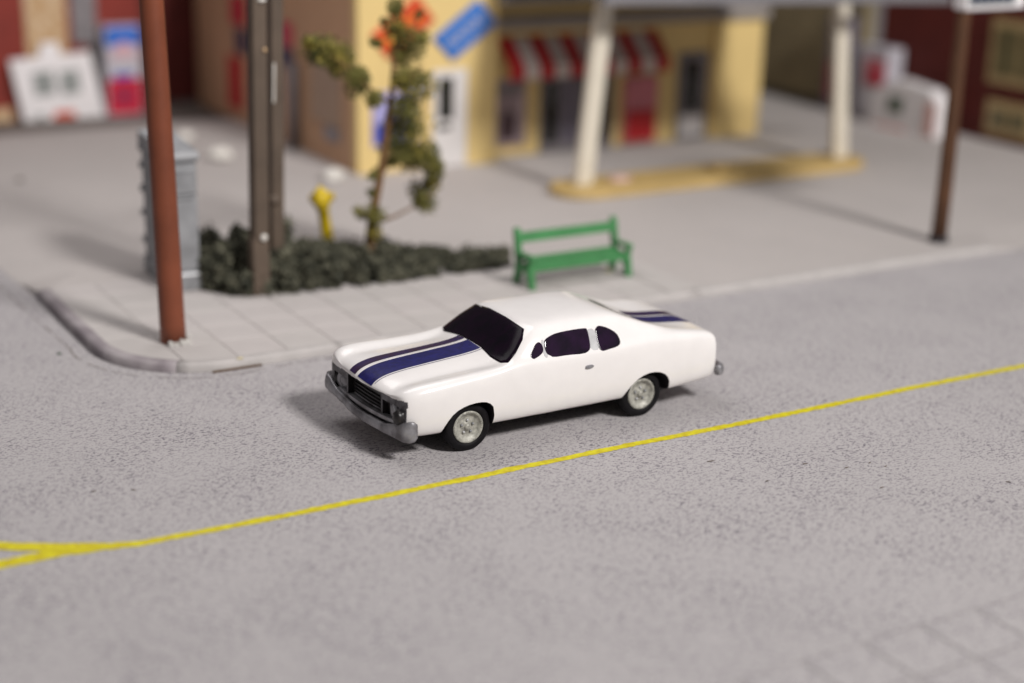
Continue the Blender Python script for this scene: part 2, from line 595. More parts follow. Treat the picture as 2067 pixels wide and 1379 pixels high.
# make it counter-clockwise
area = sum(a[0] * b[1] - b[0] * a[1] for a, b in zip(cornerpoly, cornerpoly[1:] + cornerpoly[:1]))
if area < 0:
    cornerpoly = cornerpoly[::-1]
tile_mesh = []
for vv in range(4):
    bm = bmesh.new()
    g = 0.006
    add_box(bm, (g, g, -.03), (S - g, S - g, 0.022), bev=0.018)
    bmesh.ops.recalc_face_normals(bm, faces=bm.faces[:])
    me = bpy.data.meshes.new('flagstone')
    bm.to_mesh(me)
    bm.free()
    me.materials.append((M_TILE, M_TILE2, M_TILE, M_TILE2)[vv])
    tile_mesh.append(me)
for i in range(-3, 11):
    for j in range(0, 6):
        x, y = TX + i * S, TY + j * S
        if j >= 4 and x > -0.9:
            continue
        quad = [(x + .009, y + .009), (x + S - .009, y + .009), (x + S - .009, y + S - .009), (x + .009, y + S - .009)]
        cl = clip_convex(quad, cornerpoly)
        if not cl:
            continue
        a2 = abs(sum(a[0] * b[1] - b[0] * a[1] for a, b in zip(cl, cl[1:] + cl[:1]))) / 2
        if a2 < 0.02:
            continue
        dz = random.uniform(-0.002, 0.002)
        if a2 > 0.99 * (S - .018) ** 2:
            o = link('flagstone', random.choice(tile_mesh), pave, (x, y, ZP - 0.022 + dz))
        else:
            clean = [cl[0]]
            for q in cl[1:]:
                if math.dist(q, clean[-1]) > 1e-3:
                    clean.append(q)
            prism('flagstone', clean, ZP - 0.022, ZP + dz, M_TILE, pave, 'z')

# grime seam where the pavement sheet meets the street
sp = []
for k in range(0, 15):
    a = R(-75 - 115 * k / 14)
    sp.append((-1.45 + 1.86 * math.cos(a), 5.92 + 1.86 * math.sin(a)))
sp = [(3.0, 4.20), (0.6, 4.16)] + sp + [(-3.36, 8.2), (-3.40, 10.4), (-3.6, 13)]
sp = dense(sp, 0.07)
random.seed(2)
i = 0
while i < len(sp) - 4:
    n = random.randint(3, 12)
    ribbon('seam', [(x + random.uniform(-.008, .008), y + random.uniform(-.008, .008)) for x, y in sp[i:i + n]], random.uniform(.010, .028), 0.0035, M_SEAM, pave, 0.4, i)
    i += n + random.randint(0, 2)

# pavement on the near side of the street: only its first flagstones come into view
bm = bmesh.new()
bm.faces.new([bm.verts.new(c) for c in ((-1.4, -6.16, .005), (-1.4, -14, .005), (12, -14, .005), (12, -6.16, .005))])
near = tag(finish('near_pavement', bm, mat('joint_grime', (.26, .24, .24, 1), .9)), kind='structure', label='near pavement at the bottom right corner')
bm = bmesh.new()
add_box(bm, (.012, .012, 0), (S - .012, S - .012, .006), bev=0.004)
bmesh.ops.recalc_face_normals(bm, faces=bm.faces[:])
nme = bpy.data.meshes.new('near_flagstone')
bm.to_mesh(nme)
bm.free()
nme.materials.append(M_ROAD)
for i in range(-2, 8):
    for j in range(5):
        link('flagstone', nme, near, (1.03 - S + i * S, -6.165 - (j + 1) * S, .004))

# darker strip of ground in front of the brick row
bm = bmesh.new()
pp = [(-8, 23.35), (6, 23.35), (30, 23.35), (30, 30), (-8, 30)]
bm.faces.new([bm.verts.new((x, y, 0.02)) for x, y in pp])
tag(finish('verge', bm, M_VERGE), kind='structure', label='dark strip of ground along the brick row')


# ------------------------------------------------------------------ the car
CAR = empty('car', (0.012, 0.90, 0), 0.015, 'white muscle car with twin blue stripes driving in the street', 'car')

# half sections (y, z): 0 belly .. 5 shoulder .. 12 centre line of the top
LOW = lambda zb, w=0.0: [(0, zb), (.80 + w, zb), (.885 + w, zb + .05), (.925 + w, .47), (.94 + w, .68), (.935 + w, .87)]
ST = [
    (-1.075, [(0, .35), (.66, .35), (.74, .39), (.78, .48), (.79, .62), (.785, .72), (.765, .775), (.71, .80), (.64, .80), (.56, .79), (.46, .795), (.23, .81), (0, .815)]),
    (-1.015, [(0, .30), (.74, .30), (.83, .35), (.865, .48), (.875, .65), (.87, .78), (.845, .86), (.78, .89), (.69, .885), (.585, .865), (.475, .875), (.24, .895), (0, .90)]),
    (-.82, LOW(.28, -.02)[:5] + [(.92, .85), (.885, .935), (.805, .965), (.705, .955), (.595, .925), (.485, .945), (.24, .975), (0, .98)]),
    (-.30, LOW(.28) [:5] + [(.935, .88), (.90, .965), (.82, 1.0), (.715, .985), (.60, .955), (.49, .98), (.25, 1.02), (0, 1.03)]),
    (.25, LOW(.28)[:5] + [(.935, .90), (.91, 1.0), (.835, 1.035), (.73, 1.02), (.615, .99), (.50, 1.015), (.25, 1.06), (0, 1.07)]),
    (.50, LOW(.28)[:5] + [(.935, .92), (.915, 1.02), (.865, 1.055), (.79, 1.055), (.68, 1.04), (.54, 1.05), (.28, 1.085), (0, 1.095)]),
    (.60, LOW(.28)[:5] + [(.935, .93), (.92, 1.03), (.885, 1.07), (.85, 1.085), (.79, 1.10), (.67, 1.11), (.40, 1.125), (0, 1.13)]),
    (.80, LOW(.28)[:5] + [(.935, .93), (.92, 1.035), (.89, 1.08), (.855, 1.115), (.81, 1.20), (.72, 1.275), (.46, 1.30), (0, 1.305)]),
    (1.00, LOW(.28)[:5] + [(.935, .93), (.92, 1.035), (.89, 1.08), (.855, 1.12), (.785, 1.265), (.675, 1.41), (.48, 1.45), (0, 1.465)]),
    (1.12, LOW(.28)[:5] + [(.935, .93), (.92, 1.035), (.89, 1.08), (.855, 1.12), (.785, 1.27), (.68, 1.42), (.50, 1.468), (0, 1.485)]),
    (1.80, LOW(.28)[:5] + [(.935, .93), (.92, 1.035), (.89, 1.08), (.855, 1.12), (.785, 1.27), (.68, 1.425), (.50, 1.475), (0, 1.495)]),
    (2.25, LOW(.28)[:5] + [(.935, .93), (.92, 1.04), (.89, 1.085), (.85, 1.125), (.775, 1.27), (.665, 1.42), (.49, 1.465), (0, 1.485)]),
    (2.45, LOW(.28)[:5] + [(.935, .935), (.92, 1.045), (.885, 1.095), (.845, 1.14), (.765, 1.265), (.65, 1.395), (.50, 1.41), (0, 1.39)]),
    (2.90, LOW(.29)[:5] + [(.93, .94), (.915, 1.05), (.875, 1.11), (.82, 1.15), (.745, 1.205), (.65, 1.24), (.50, 1.17), (0, 1.14)]),
    (3.25, LOW(.30)[:5] + [(.93, .93), (.91, 1.04), (.86, 1.09), (.79, 1.115), (.71, 1.115), (.61, 1.10), (.40, 1.075), (0, 1.075)]),
    (3.65, LOW(.32, -.01)[:5] + [(.92, .90), (.90, 1.01), (.845, 1.055), (.77, 1.07), (.69, 1.065), (.57, 1.055), (.32, 1.055), (0, 1.055)]),
    (3.91, [(0, .34), (.78, .34), (.86, .39), (.90, .49), (.91, .68), (.905, .86), (.875, .965), (.82, 1.0), (.75, 1.012), (.67, 1.01), (.56, 1.005), (.32, 1.005), (0, 1.005)]),
    (3.975, [(0, .38), (.74, .38), (.82, .42), (.86, .50), (.87, .66), (.865, .80), (.84, .88), (.79, .91), (.72, .92), (.65, .92), (.55, .918), (.32, .918), (0, .918)]),
]


def vee(x, y):
    t = max(0.0, min(1.0, (-.25 - x) / .65))
    t2 = max(0.0, min(1.0, (x - 3.5) / .4))
    return x + (.02 if y > 0 else .15) * t * (abs(y) / .99) ** 1.8 - .05 * t2 * (abs(y) / .94) ** 2


def car_body():
    bm = bmesh.new()
    ringsL, ringsR = [], []
    for x, pts in ST:
        L, Rr = [], []
        for (y, z) in pts:
            y *= 1.055
            a = bm.verts.new((vee(x, -y), -y, z))
            L.append(a)
            tf = max(0.0, min(1.0, (-.05 - x) / .8))
            yf = y + .10 * tf * y
            Rr.append(a if y == 0 else bm.verts.new((vee(x, y), yf, z + (.075 * tf * y if z > .6 else 0))))
        ringsL.append(L)
        ringsR.append(Rr)
    for i in range(len(ST) - 1):
        for j in range(12):
            for rings, flip in ((ringsL, 0), (ringsR, 1)):
                q = (rings[i][j], rings[i + 1][j], rings[i + 1][j + 1], rings[i][j + 1])
                bm.faces.new(q[::-1] if flip else q)
    for i in (0, len(ST) - 1):
        for j in range(12):
            q = []
            for w in (ringsL[i][j], ringsL[i][j + 1], ringsR[i][j + 1], ringsR[i][j]):
                if w not in q:
                    q.append(w)
            bm.faces.new(q)
    bmesh.ops.recalc_face_normals(bm, faces=bm.faces[:])
    me = bpy.data.meshes.new('body_cage')
    bm.to_mesh(me)
    bm.free()
    o = bpy.data.objects.new('body_cage', me)
    C.objects.link(o)
    md = o.modifiers.new('s', 'SUBSURF')
    md.levels = md.render_levels = 3
    bpy.context.view_layer.update()
    dg = bpy.context.evaluated_depsgraph_get()
    sm = bpy.data.meshes.new_from_object(o.evaluated_get(dg))
    bpy.data.objects.remove(o)
    return sm


smooth_body = car_body()
bvh_bm = bmesh.new()
bvh_bm.from_mesh(smooth_body)
BVH = BVHTree.FromBMesh(bvh_bm)
bvh_bm.free()

# cut the wheel openings and the grille opening
cut = bmesh.new()
arches = [
    [(-.46, .15), (-.42, .30), (-.36, .45), (-.25, .585), (-.08, .655), (.10, .672), (.24, .645), (.33, .55), (.345, .15)],
    [(2.30, .15), (2.31, .30), (2.38, .44), (2.51, .57), (2.67, .64), (2.86, .64), (3.01, .575), (3.09, .44), (3.10, .15)],
]
for sgn in (-1, 1):
    for ar in arches:
        add_prism(cut, smooth_poly(ar, 1), sgn * .64, sgn * 1.3, 'y')
bmesh.ops.recalc_face_normals(cut, faces=cut.faces[:])
cme = bpy.data.meshes.new('cutter')
cut.to_mesh(cme)
cut.free()
cme.materials.append(M_BLACK)
def nose_x0(y):
    return -1.06 + (.02 if y > 0 else .15) * (abs(y) / .99) ** 1.8


gcut = bmesh.new()
gp = [(-1.8, -.78), (-.80, -.78), (-.92, -.38), (-.96, 0), (-.93, .38), (-.86, .78), (-1.8, .78)]
xs_ = lambda y: nose_x0(y) + .12
gp = [(-1.8, -.40), (xs_(-.40), -.40), (xs_(-.2), -.2), (xs_(0), 0), (xs_(.2), .2), (xs_(.44), .44), (-1.8, .44)]
add_prism(gcut, gp, .50, .785, 'z')
for a, b in ((-.79, -.44), (.48, .84)):
    add_prism(gcut, [(-1.8, a), (xs_(a), a), (xs_(b), b), (-1.8, b)], .50, .715, 'z')
bmesh.ops.recalc_face_normals(gcut, faces=gcut.faces[:])
gme = bpy.data.meshes.new('cutter2')
gcut.to_mesh(gme)
gcut.free()
gme.materials.append(M_GRILLE)
smooth_body.materials.clear()
smooth_body.materials.append(M_WHITE)
smooth_body.materials.append(M_BLACK)
smooth_body.materials.append(M_GRILLE)
tmp = link('tmp_body', smooth_body)
c1, c2 = link('tmp_c1', cme), link('tmp_c2', gme)
for cc in (c1, c2):
    md = tmp.modifiers.new('b', 'BOOLEAN')
    md.operation = 'DIFFERENCE'
    md.solver = 'EXACT'
    md.object = cc
    try:
        md.material_mode = 'TRANSFER'
    except Exception:
        pass
bpy.context.view_layer.update()
dg = bpy.context.evaluated_depsgraph_get()
bmesh_cut = bpy.data.meshes.new_from_object(tmp.evaluated_get(dg))
for o in (tmp, c1, c2):
    bpy.data.objects.remove(o)
bmesh_cut.name = 'car_body'
# hand-painted unevenness
nv = len(bmesh_cut.vertices)
for vtx in bmesh_cut.vertices:
    n = noise.noise(vtx.co * 3.0)
    vtx.co.z += 0.003 * n
try:
    bmesh_cut.set_sharp_from_angle(angle=R(42))
except Exception:
    pass
bmesh_cut.polygons.foreach_set('use_smooth', [True] * len(bmesh_cut.polygons))
bmesh_cut.materials.append(M_NOSE)
NI = len(bmesh_cut.materials) - 1
for pl_ in bmesh_cut.polygons:
    cc = pl_.center
    if pl_.material_index == 0 and cc.x < -.78 and cc.z < .80 + .03 * noise.noise(cc * 9) and pl_.normal.x < -.52:
        pl_.material_index = NI
body = link('body', bmesh_cut, CAR)


def cast_side(x, z, sgn):
    h = BVH.ray_cast(Vector((x, sgn * 3, z)), Vector((0, -sgn, 0)))
    if h[0] is None:
        h = BVH.find_nearest(Vector((x, sgn * .8, z)))
    return h[0], h[1]


def cast_top(x, y):
    h = BVH.ray_cast(Vector((x, y, 4)), Vector((0, 0, -1)))
    if h[0] is None:
        h = BVH.find_nearest(Vector((x, y, .85)))
    return h[0], h[1]


def cast_front(y, z, back=False):
    h = BVH.ray_cast(Vector((8 if back else -4, y, z)), Vector((-1 if back else 1, 0, 0)))
    if h[0] is None:
        h = BVH.find_nearest(Vector((2.5 if back else .95, y, z)))
    return h[0], h[1]


def patch(name, poly, caster, m, parent, off=0.007, it=2, edge=-0.002, rings=(1.0, 0.97, 0.9, 0.7, 0.4)):
    """a skin of paint laid on the body: rings from the outline inwards, standing a little proud"""
    pts = smooth_poly(poly, it) if it else poly
    cx = sum(p[0] for p in pts) / len(pts)
    cy = sum(p[1] for p in pts) / len(pts)
    bm = bmesh.new()
    rr = []
    for k, s in enumerate(rings):
        row = []
        for p in pts:
            q = (cx + (p[0] - cx) * s, cy + (p[1] - cy) * s)
            loc, nor = caster(*q)
            row.append(bm.verts.new(loc + nor * (edge if k == 0 else off)))
        rr.append(row)
    n = len(pts)
    for A, B in zip(rr, rr[1:]):
        for k in range(n):
            bm.faces.new((A[k], A[(k + 1) % n], B[(k + 1) % n], B[k]))
    loc, nor = caster(cx, cy)
    c = bm.verts.new(loc + nor * off)
    for k in range(n):
        bm.faces.new((rr[-1][k], rr[-1][(k + 1) % n], c))
    return finish(name, bm, m, parent, True)


def sheet(name, x0, x1, ya, yb, m, parent, off=0.005, nx=40, ny=6, jit=0.0, xs=None):
    """decal strip on the hood or boot lid between two lateral lines"""
    bm = bmesh.new()
    g = []
    for i in range(nx + 1):
        row = []
        t = i / nx
        for j in range(ny + 1):
            y = ya + (yb - ya) * j / ny + jit * noise.noise(Vector((t * 6, j, 1)))
            a = x0(y) if callable(x0) else x0
            b = x1(y) if callable(x1) else x1
            loc, nor = cast_top(a + (b - a) * t, y)
            row.append(bm.verts.new(loc + nor * off))
        g.append(row)
    for i in range(nx):
        for j in range(ny):
            bm.faces.new((g[i][j], g[i + 1][j], g[i + 1][j + 1], g[i][j + 1]))
    return finish(name, bm, m, parent, True)


# windows
QW = [(0.945, 1.136), (0.99, 1.179), (1.045, 1.242), (1.101, 1.267), (1.139, 1.249), (1.151, 1.195), (1.136, 1.151), (1.084, 1.124), (1.026, 1.106), (0.975, 1.096)]
DW = [(1.199, 1.248), (1.229, 1.285), (1.322, 1.313), (1.415, 1.328), (1.63, 1.335), (1.826, 1.331), (1.858, 1.32), (1.852, 1.213), (1.843, 1.134), (1.806, 1.091), (1.717, 1.069), (1.491, 1.085), (1.28, 1.086), (1.245, 1.11), (1.199, 1.129), (1.187, 1.197)]
RQ = [(1.992, 1.29), (2.03, 1.32), (2.079, 1.331), (2.193, 1.293), (2.298, 1.225), (2.324, 1.154), (2.312, 1.108), (2.248, 1.082), (2.096, 1.068), (2.021, 1.06), (1.979, 1.096), (1.987, 1.196)]
WS = [(0.66, 1.425), (0.281, 1.44), (-0.157, 1.435), (-0.60, 1.42), (-0.73, 1.336), (-0.82, 1.21), (-0.85, 1.10), (-0.772, 1.06), (-0.529, 1.055), (-0.24, 1.085), (0.048, 1.09), (0.404, 1.085), (0.70, 1.06), (0.80, 1.09), (0.76, 1.273)]
for sgn in (-1, 1):
    cs = lambda a, b, s=sgn: cast_side(a - .055, b, s)
    for poly in (QW, DW, RQ):
        mx_, mz_ = sum(q[0] for q in poly) / len(poly), sum(q[1] for q in poly) / len(poly)
        poly = [(mx_ + (q[0] - mx_) * 1.07, mz_ + (q[1] - mz_) * 1.09) for q in poly]
        patch('side_window', poly, cs, M_SIDEGLASS, body, 0.006, 1)
    for (x0, x1, z0, z1) in ((1.135, 1.205, 1.085, 1.29), (1.845, 1.995, 1.075, 1.325)):
        patch('pillar', [(x0 + .01, z0), (x1 - .01, z0), (x1, (z0 + z1) / 2), (x1 - .012, z1), (x0 + .01, z1), (x0, (z0 + z1) / 2)], cs, M_GREYWASH, body, 0.003, 1)
    hd = patch('door_handle', [(1.73, .872), (1.79, .862), (1.855, .872), (1.86, .90), (1.80, .91), (1.74, .90)], cs, M_SILVER, body, 0.022, 1)
def cast_screen(y, z):
    h = BVH.find_nearest(Vector((.57 + (z - 1.10) * 1.2, y * 1.02, z)))
    return h[0], h[1]


patch('windscreen', WS, cast_screen, M_GLASS, body, 0.010, 0, rings=(1.0, 0.994, 0.9, 0.75, 0.55, 0.35, 0.15))
RW = [(.40, 1.32), (0, 1.33), (-.40, 1.32), (-.46, 1.28), (-.44, 1.20), (-.2, 1.19), (.2, 1.19), (.44, 1.20), (.46, 1.28)]
patch('rear_window', RW, lambda a, b: cast_front(a, b, True), M_GLASS, body, 0.006, 1)

# twin stripes, with a fine white outline left by the decal
G0 = 0.15
for (ya, yb, yc, yd) in ((G0 - .40, G0 - .035, -.34, -.04), (G0 + .035, G0 + .20, .02, .22)):
    xf = lambda y: -1.048 + (.02 if y > 0 else .15) * (abs(y) / .99) ** 1.8
    xr = lambda y: .545 - .03 * abs(y - G0)
    sheet('stripe_edge', lambda y: xf(y) + 0.02, lambda y: xr(y) + .015, ya - .022, yb + .022, M_WHITE, body, 0.003)
    if ya < 0:
        sheet('stripe_line', lambda y: xf(y) + .03, xr, ya - .034, ya - .024, M_BLUE, body, 0.005, ny=1)
    sheet('hood_stripe', xf, xr, ya, yb, M_BLUE if yc < 0 else M_BLUE2, body, 0.006, jit=0.006)
    sheet('boot_stripe', 3.02, 3.86, yc, yd, M_BLUE if yc < 0 else M_BLUE2, body, 0.006, jit=0.004)

# grille, lamps, bumpers
def nose_x(y):
    return -1.06 + (.02 if y > 0 else .15) * (abs(y) / .99) ** 1.8


gr = prism('grille', [(nose_x(y) + .10, y) for y in (-.39, -.25, 0, .25, .43)] + [(nose_x(y) + .14, y) for y in (.43, .25, 0, -.25, -.39)], .51, .78, M_GRILLE, body, 'z')
for z in (.55, .60, .65, .70):
    bm = bmesh.new()
    add_tube(bm, [(nose_x(y) + .085, y, z) for y in (-.36, -.2, 0, .2, .36)], .011, 6)
    finish('slat', bm, M_SILVER if z < .6 else M_GRILLE, gr, True)
MX = Matrix.Rotation(R(-90), 4, 'Y')
for y in (-.60, .64):
    mt = Matrix.Translation((nose_x(y) + .085, y, .615)) @ Matrix.Rotation(R(-17 if y < 0 else 17), 4, 'Z') @ MX
    hl = lathe('headlight', [(0, .03), (.05, .028), (.085, .018), (.092, 0), (.108, .02), (.15, .015), (.155, -.03)], M_SILVER, body, mt, 20)
prism('grille_surround', [(nose_x(y) + .012, y) for y in (-.72, -.5, -.25, 0, .25, .5, .72)] + [(nose_x(y) + .10, y) for y in (.72, .5, .25, 0, -.25, -.5, -.72)], .478, .525, M_SILVER, body, 'z', 0.008)


def bumper(name, path, m):
    """path: (x, y, z, half height, half depth, outward angle)"""
    bm = bmesh.new()
    rings = []
    N = 14
    for i, (x, y, z, hh, hd) in enumerate(path):
        a = Vector(path[max(0, i - 1)][:2])
        b = Vector(path[min(len(path) - 1, i + 1)][:2])
        d = (b - a).normalized()
        nn = Vector((d.y, -d.x))
        ring = []
        for k in range(N):
            t = 2 * math.pi * k / N
            cy_, cz_ = math.cos(t), math.sin(t)
            e = 0.55
            py = math.copysign(abs(cy_) ** e, cy_) * hd
            pz = math.copysign(abs(cz_) ** e, cz_) * hh
            py *= 1 - 0.35 * max(0, pz / hh)
            ring.append(bm.verts.new((x + nn.x * py, y + nn.y * py, z + pz)))
        rings.append(ring)
    for A, B in zip(rings, rings[1:]):
        for k in range(N):
            bm.faces.new((A[k], A[(k + 1) % N], B[(k + 1) % N], B[k]))
    bm.faces.new(rings[0])
    bm.faces.new(rings[-1][::-1])
    for vtx in bm.verts:
        vtx.co += Vector((noise.noise(vtx.co * 5), 0, noise.noise(vtx.co * 5 + Vector((9, 0, 0))))) * 0.016
    return finish(name, bm, m, CAR, True)


path = []
ys = [-1.005, -1.0, -.98, -.93, -.83, -.70, -.58, -.45, -.3, -.15, 0, .15, .3, .45, .58, .70, .83, .93, .98, 1.0, 1.005]
for y in ys:
    u = abs(y)
    x = nose_x(y) - .005
    if u > .93:
        x += {.98: .035, 1.0: .085, 1.005: .125}.get(round(u, 3), 0)
    hh = .058 + .085 * max(0, (u - .62) / .38)
    path.append((x, y * (1.09 if y > 0 else 1), .385 + .055 * max(0, (u - .6) / .4) + (.09 * y if y > 0 else 0), hh * (1 if y < 0 else 1 - .25 * y) * {1.0: .9, 1.005: .62}.get(round(u, 3), 1), .045 * {1.0: .85, 1.005: .5}.get(round(u, 3), 1)))
bumper('front_bumper', path, M_SILVER)
for sgn in (-1, 1):
    # dark turn lamp above the bumper's raised end
    xn = nose_x(sgn * .92)
    blob('turn_lamp', (xn - .02 + (.10 if sgn > 0 else 0), sgn * .84, .60), .105, M_GRILLE, CAR, .25, 2, 3, sgn, (.75, .8, .95))
path = []
for y in (-.98, -.97, -.93, -.7, -.4, 0, .4, .7, .93, .97, .98):
    u = abs(y)
    x = 3.985 + .035 - .05 * (u / .94) ** 2 - {.97: .04, .98: .10}.get(round(u, 2), 0)
    path.append((x, y, .50, .075, .05))
bumper('rear_bumper', path[::-1], M_SILVER)
for sgn in (-1, 1):
    box('tail_lamp', (3.93, sgn * .55 - .2, .66), (3.985, sgn * .55 + .2, .80), M_MRED, CAR, 0.02)
# underside
box('chassis', (-.70, -.62, .20), (3.3, .62, .31), M_BLACK, CAR, 0.02)


def make_wheel(x, sgn):
    w = empty('wheel')
    w.parent = CAR
    w.location = (x, sgn * .79, .321)
    mt = Matrix.Rotation(R(90 * sgn * -1), 4, 'X')
    lathe('tyre', [(.20, -.10), (.285, -.10), (.308, -.085), (.322, -.05), (.322, .06), (.316, .09), (.294, .108), (.255, .112), (.222, .106), (.214, .09), (.208, .07)], M_TYRE, w, mt, 40)
    rim = lathe('rim', [(0, .075), (.05, .075), (.06, .062), (.12, .058), (.160, .07), (.178, .095), (.197, .110), (.212, .106), (.219, .088), (.219, -.08)], M_SILVER2, w, mt, 40)
    bm = bmesh.new()
    add_lathe(bm, [(0, .108), (.022, .106), (.040, .092), (.046, .07)], mt, 16)
    finish('hub_cap', bm, M_SILVER2, w, True)
    for k in range(5):
        a = 2 * math.pi * k / 5 + .3
        p = mt @ Vector((.085 * math.cos(a), .085 * math.sin(a), .062))
        q = mt @ Vector((.085 * math.cos(a), .085 * math.sin(a), .085))
        bm = bmesh.new()
        add_tube(bm, [p, q], [.020, .013], 8)
        finish('wheel_nut', bm, M_GREYWASH if k % 2 else M_BOOTH, w, True)
    bm = bmesh.new()   # knurled ring left by the casting
    rr = random.Random(int(x * 10) + sgn)
    for k in range(44):
        a = 2 * math.pi * k / 44
        if rr.random() < .25:
            continue
        p = mt @ Vector((.184 * math.cos(a), .184 * math.sin(a), .098))
        q = mt @ Vector((.208 * math.cos(a), .208 * math.sin(a), .110))
        add_tube(bm, [p, q], .008, 5)
    finish('rim_knurl', bm, M_SILVER2, w, False)['kind'] = 'stuff'
    return w


for x in (0.0, 2.67):
    for sgn in (-1, 1):
        make_wheel(x, sgn)

# ------------------------------------------------------------------ corner furniture
# red-brown lamp pole
t = empty('lamp_pole', (-1.93, 5.52, ZP), 0, 'thick red-brown pole standing on the corner pavement', 'pole')
tube('shaft', [(0, 0, 0), (-.01, 0, .3), (-.05, 0, 2.5), (-.11, 0, 5), (-.16, 0, 7.2)], [.192, .187, .180, .172, .165], M_REDPOLE, t, 28)
lathe('cap', [(0, .12), (.1, .10), (.19, .04), (.2, 0), (.2, -.06), (.16, -.07)], M_REDPOLE, t, Matrix.Translation((-.16, 0, 7.22)), 24)
rg = random.Random(4)
bm = bmesh.new()
for k in range(26):
    a = rg.uniform(-2.2, .6)
    rad = rg.uniform(.18, .27)
    c = Vector((math.cos(a) * rad, math.sin(a) * rad, rg.uniform(0, .035)))
    s = rg.uniform(.014, .045)
    r0_ = bmesh.ops.create_icosphere(bm, subdivisions=1, radius=s)
    for vtx in r0_['verts']:
        vtx.co = vtx.co * (1 + .4 * noise.noise(vtx.co * 40 + c)) + c
o = finish('glue_crumbs', bm, M_GLUE, t, True)
o['label'] = 'pale dried glue round the foot'
o['kind'] = 'stuff'
bm = bmesh.new()
add_prism(bm, [(-.02, -.02), (.05, .10), (.10, .05), (.17, .09), (.24, -.02)], -.215, -.180, 'y', 0.006)
finish('torn_foot', bm, M_GLUE, t)
# stray bits stuck to the kerb
prism('veneer_sliver', [(-1.80, 4.245), (-1.05, 4.235), (-1.06, 4.268), (-1.78, 4.270)], 0.004, .03, mat('brown_sliver', (0.11, 0.065, 0.035, 1), 0.7), pave, 'z')
blob('paint_fleck', (-1.35, 4.33, .138), .05, mat('cream_fleck', (.66, .58, .36, 1), .6), pave, .3, 2, 2, 1, (1, .7, .25))

# silver cabinet
t = empty('utility_cabinet', (-.86, 8.75, ZP), R(-2), 'tall silver painted cabinet behind the red-brown pole', 'cabinet')
box('base', (-.235, -.80, 0), (.30, .80, .27), M_BOOTH, t, 0.025)
box('cabinet_body', (-.20, -.76, .27), (.27, .76, 2.16), M_BOOTH, t, 0.02)
bm = bmesh.new()
add_prism(bm, [(-.80, 2.16), (.80, 2.16), (.82, 2.27), (.78, 2.42), (-.78, 2.30), (-.82, 2.22)], -.24, .31, 'x', 0.02)
finish('lid', bm, M_BOOTH, t)
box('front_panel', (-.15, -.785, .36), (.22, -.755, 1.52), M_BOOTH, t, 0.01)
box('front_hood', (-.19, -.80, 1.62), (.25, -.75, 2.06), M_BOOTH, t, 0.018)
box('ledge', (-.215, -.815, .262), (.285, -.765, .30), mat('silver_highlight', (.72, .73, .75, 1), .3, .1, 5, metal=.3), t, 0.012)  # pale colour paints in the white highlight on the ledge
for y, z in ((-.74, 1.55), (-.74, 1.99)):
    box('handle', (-.10, y - .085, z), (.20, y - .045, z + .03), M_BOOTH, t, 0.012)
for k, z in enumerate((.55, 1.02, 1.43, 1.83, 2.13)):
    blob('paint_drip', (-.215, .76, z), .05, M_BOOTH, t, .4, 2.5, 2, k, (.8, .6, 1.4))
for k in range(3):
    box('side_panel', (-.222, -.62 + k * .44, .42), (-.198, -.24 + k * .44, 2.02), M_BOOTH, t, 0.008)

# twin grey-brown utility pole
t = empty('utility_pole', (.14, 7.30, ZP), 0, 'grey-brown twin post rising from the front of the shrub bed', 'pole')
bm = bmesh.new()
add_box(bm, (-.135, -.11, 0), (.15, .13, .95), bev=0.02)
finish('foot_post', bm, M_POST, t)
bm = bmesh.new()
add_prism(bm, [(-.10, .94), (.145, .94), (.215, 7), (-.01, 7)], -.13, .15, 'y', 0.02)
finish('front_post', bm, M_POST, t)
bm = bmesh.new()
add_prism(bm, [(.40, 0), (.62, 0), (.74, 7), (.53, 7)], .42, .66, 'y', 0.02)
finish('rear_post', bm, M_POST, t)
prism('gap_shade', [(.19, .5), (.24, .5), (.32, 7), (.27, 7)], .17, .22, M_BLACK, t, 'y')  # black strip added as the dark of the gap between the posts
for (x, z, r, m) in ((.04, .98, .055, M_STONE), (.13, 3.98, .035, M_TAN)):
    blob('insulator', (x, -.15, z), r, m, t, .25, 2, 2, x, (1, .6, 1.1))
blob('bracket', (.36, .15, 1.50), .10, M_POST, t, .3, 2, 2, 3, (1, .8, 1))
blob('insulator', (.10, -.15, 4.74), .05, M_STONE, t, .4, 3, 2, 5, (1.4, .6, .6))
prism('highlight_strip', [(.475, 3.05), (.50, 3.05), (.525, 3.68), (.495, 3.68)], .40, .42, M_STONE, t, 'y')  # pale strip painting a vertical highlight on the rear post

# yellow hydrant
t = empty('fire_hydrant', (2.13, 8.9, ZP), 0, 'yellow fire hydrant leaning at the back of the shrub bed', 'hydrant')
t.scale = (1, 1, 1.07)
ml = Matrix.Rotation(R(-9.5), 4, 'Y')
lathe('barrel', [(0, 0), (.15, 0), (.15, .05), (.115, .07), (.105, .5), (.10, .86), (.135, .88), (.135, .93), (.10, .94)], M_HYD, t, ml, 20)
lathe('bonnet', [(.10, .93), (.165, .95), (.17, 1.02), (.145, 1.12), (.09, 1.19), (.035, 1.21), (.035, 1.25), (0, 1.255)], M_HYD, t, ml, 20)
for a in (0, 115, 235):
    mt = ml @ Matrix.Translation((0, 0, 1.02)) @ Matrix.Rotation(R(a), 4, 'Z') @ Matrix.Rotation(R(90), 4, 'Y')
    lathe('outlet_cap', [(.06, .10), (.06, .19), (.072, .19), (.072, .225), (.03, .235), (0, .24)], M_HYD, t, mt, 12)

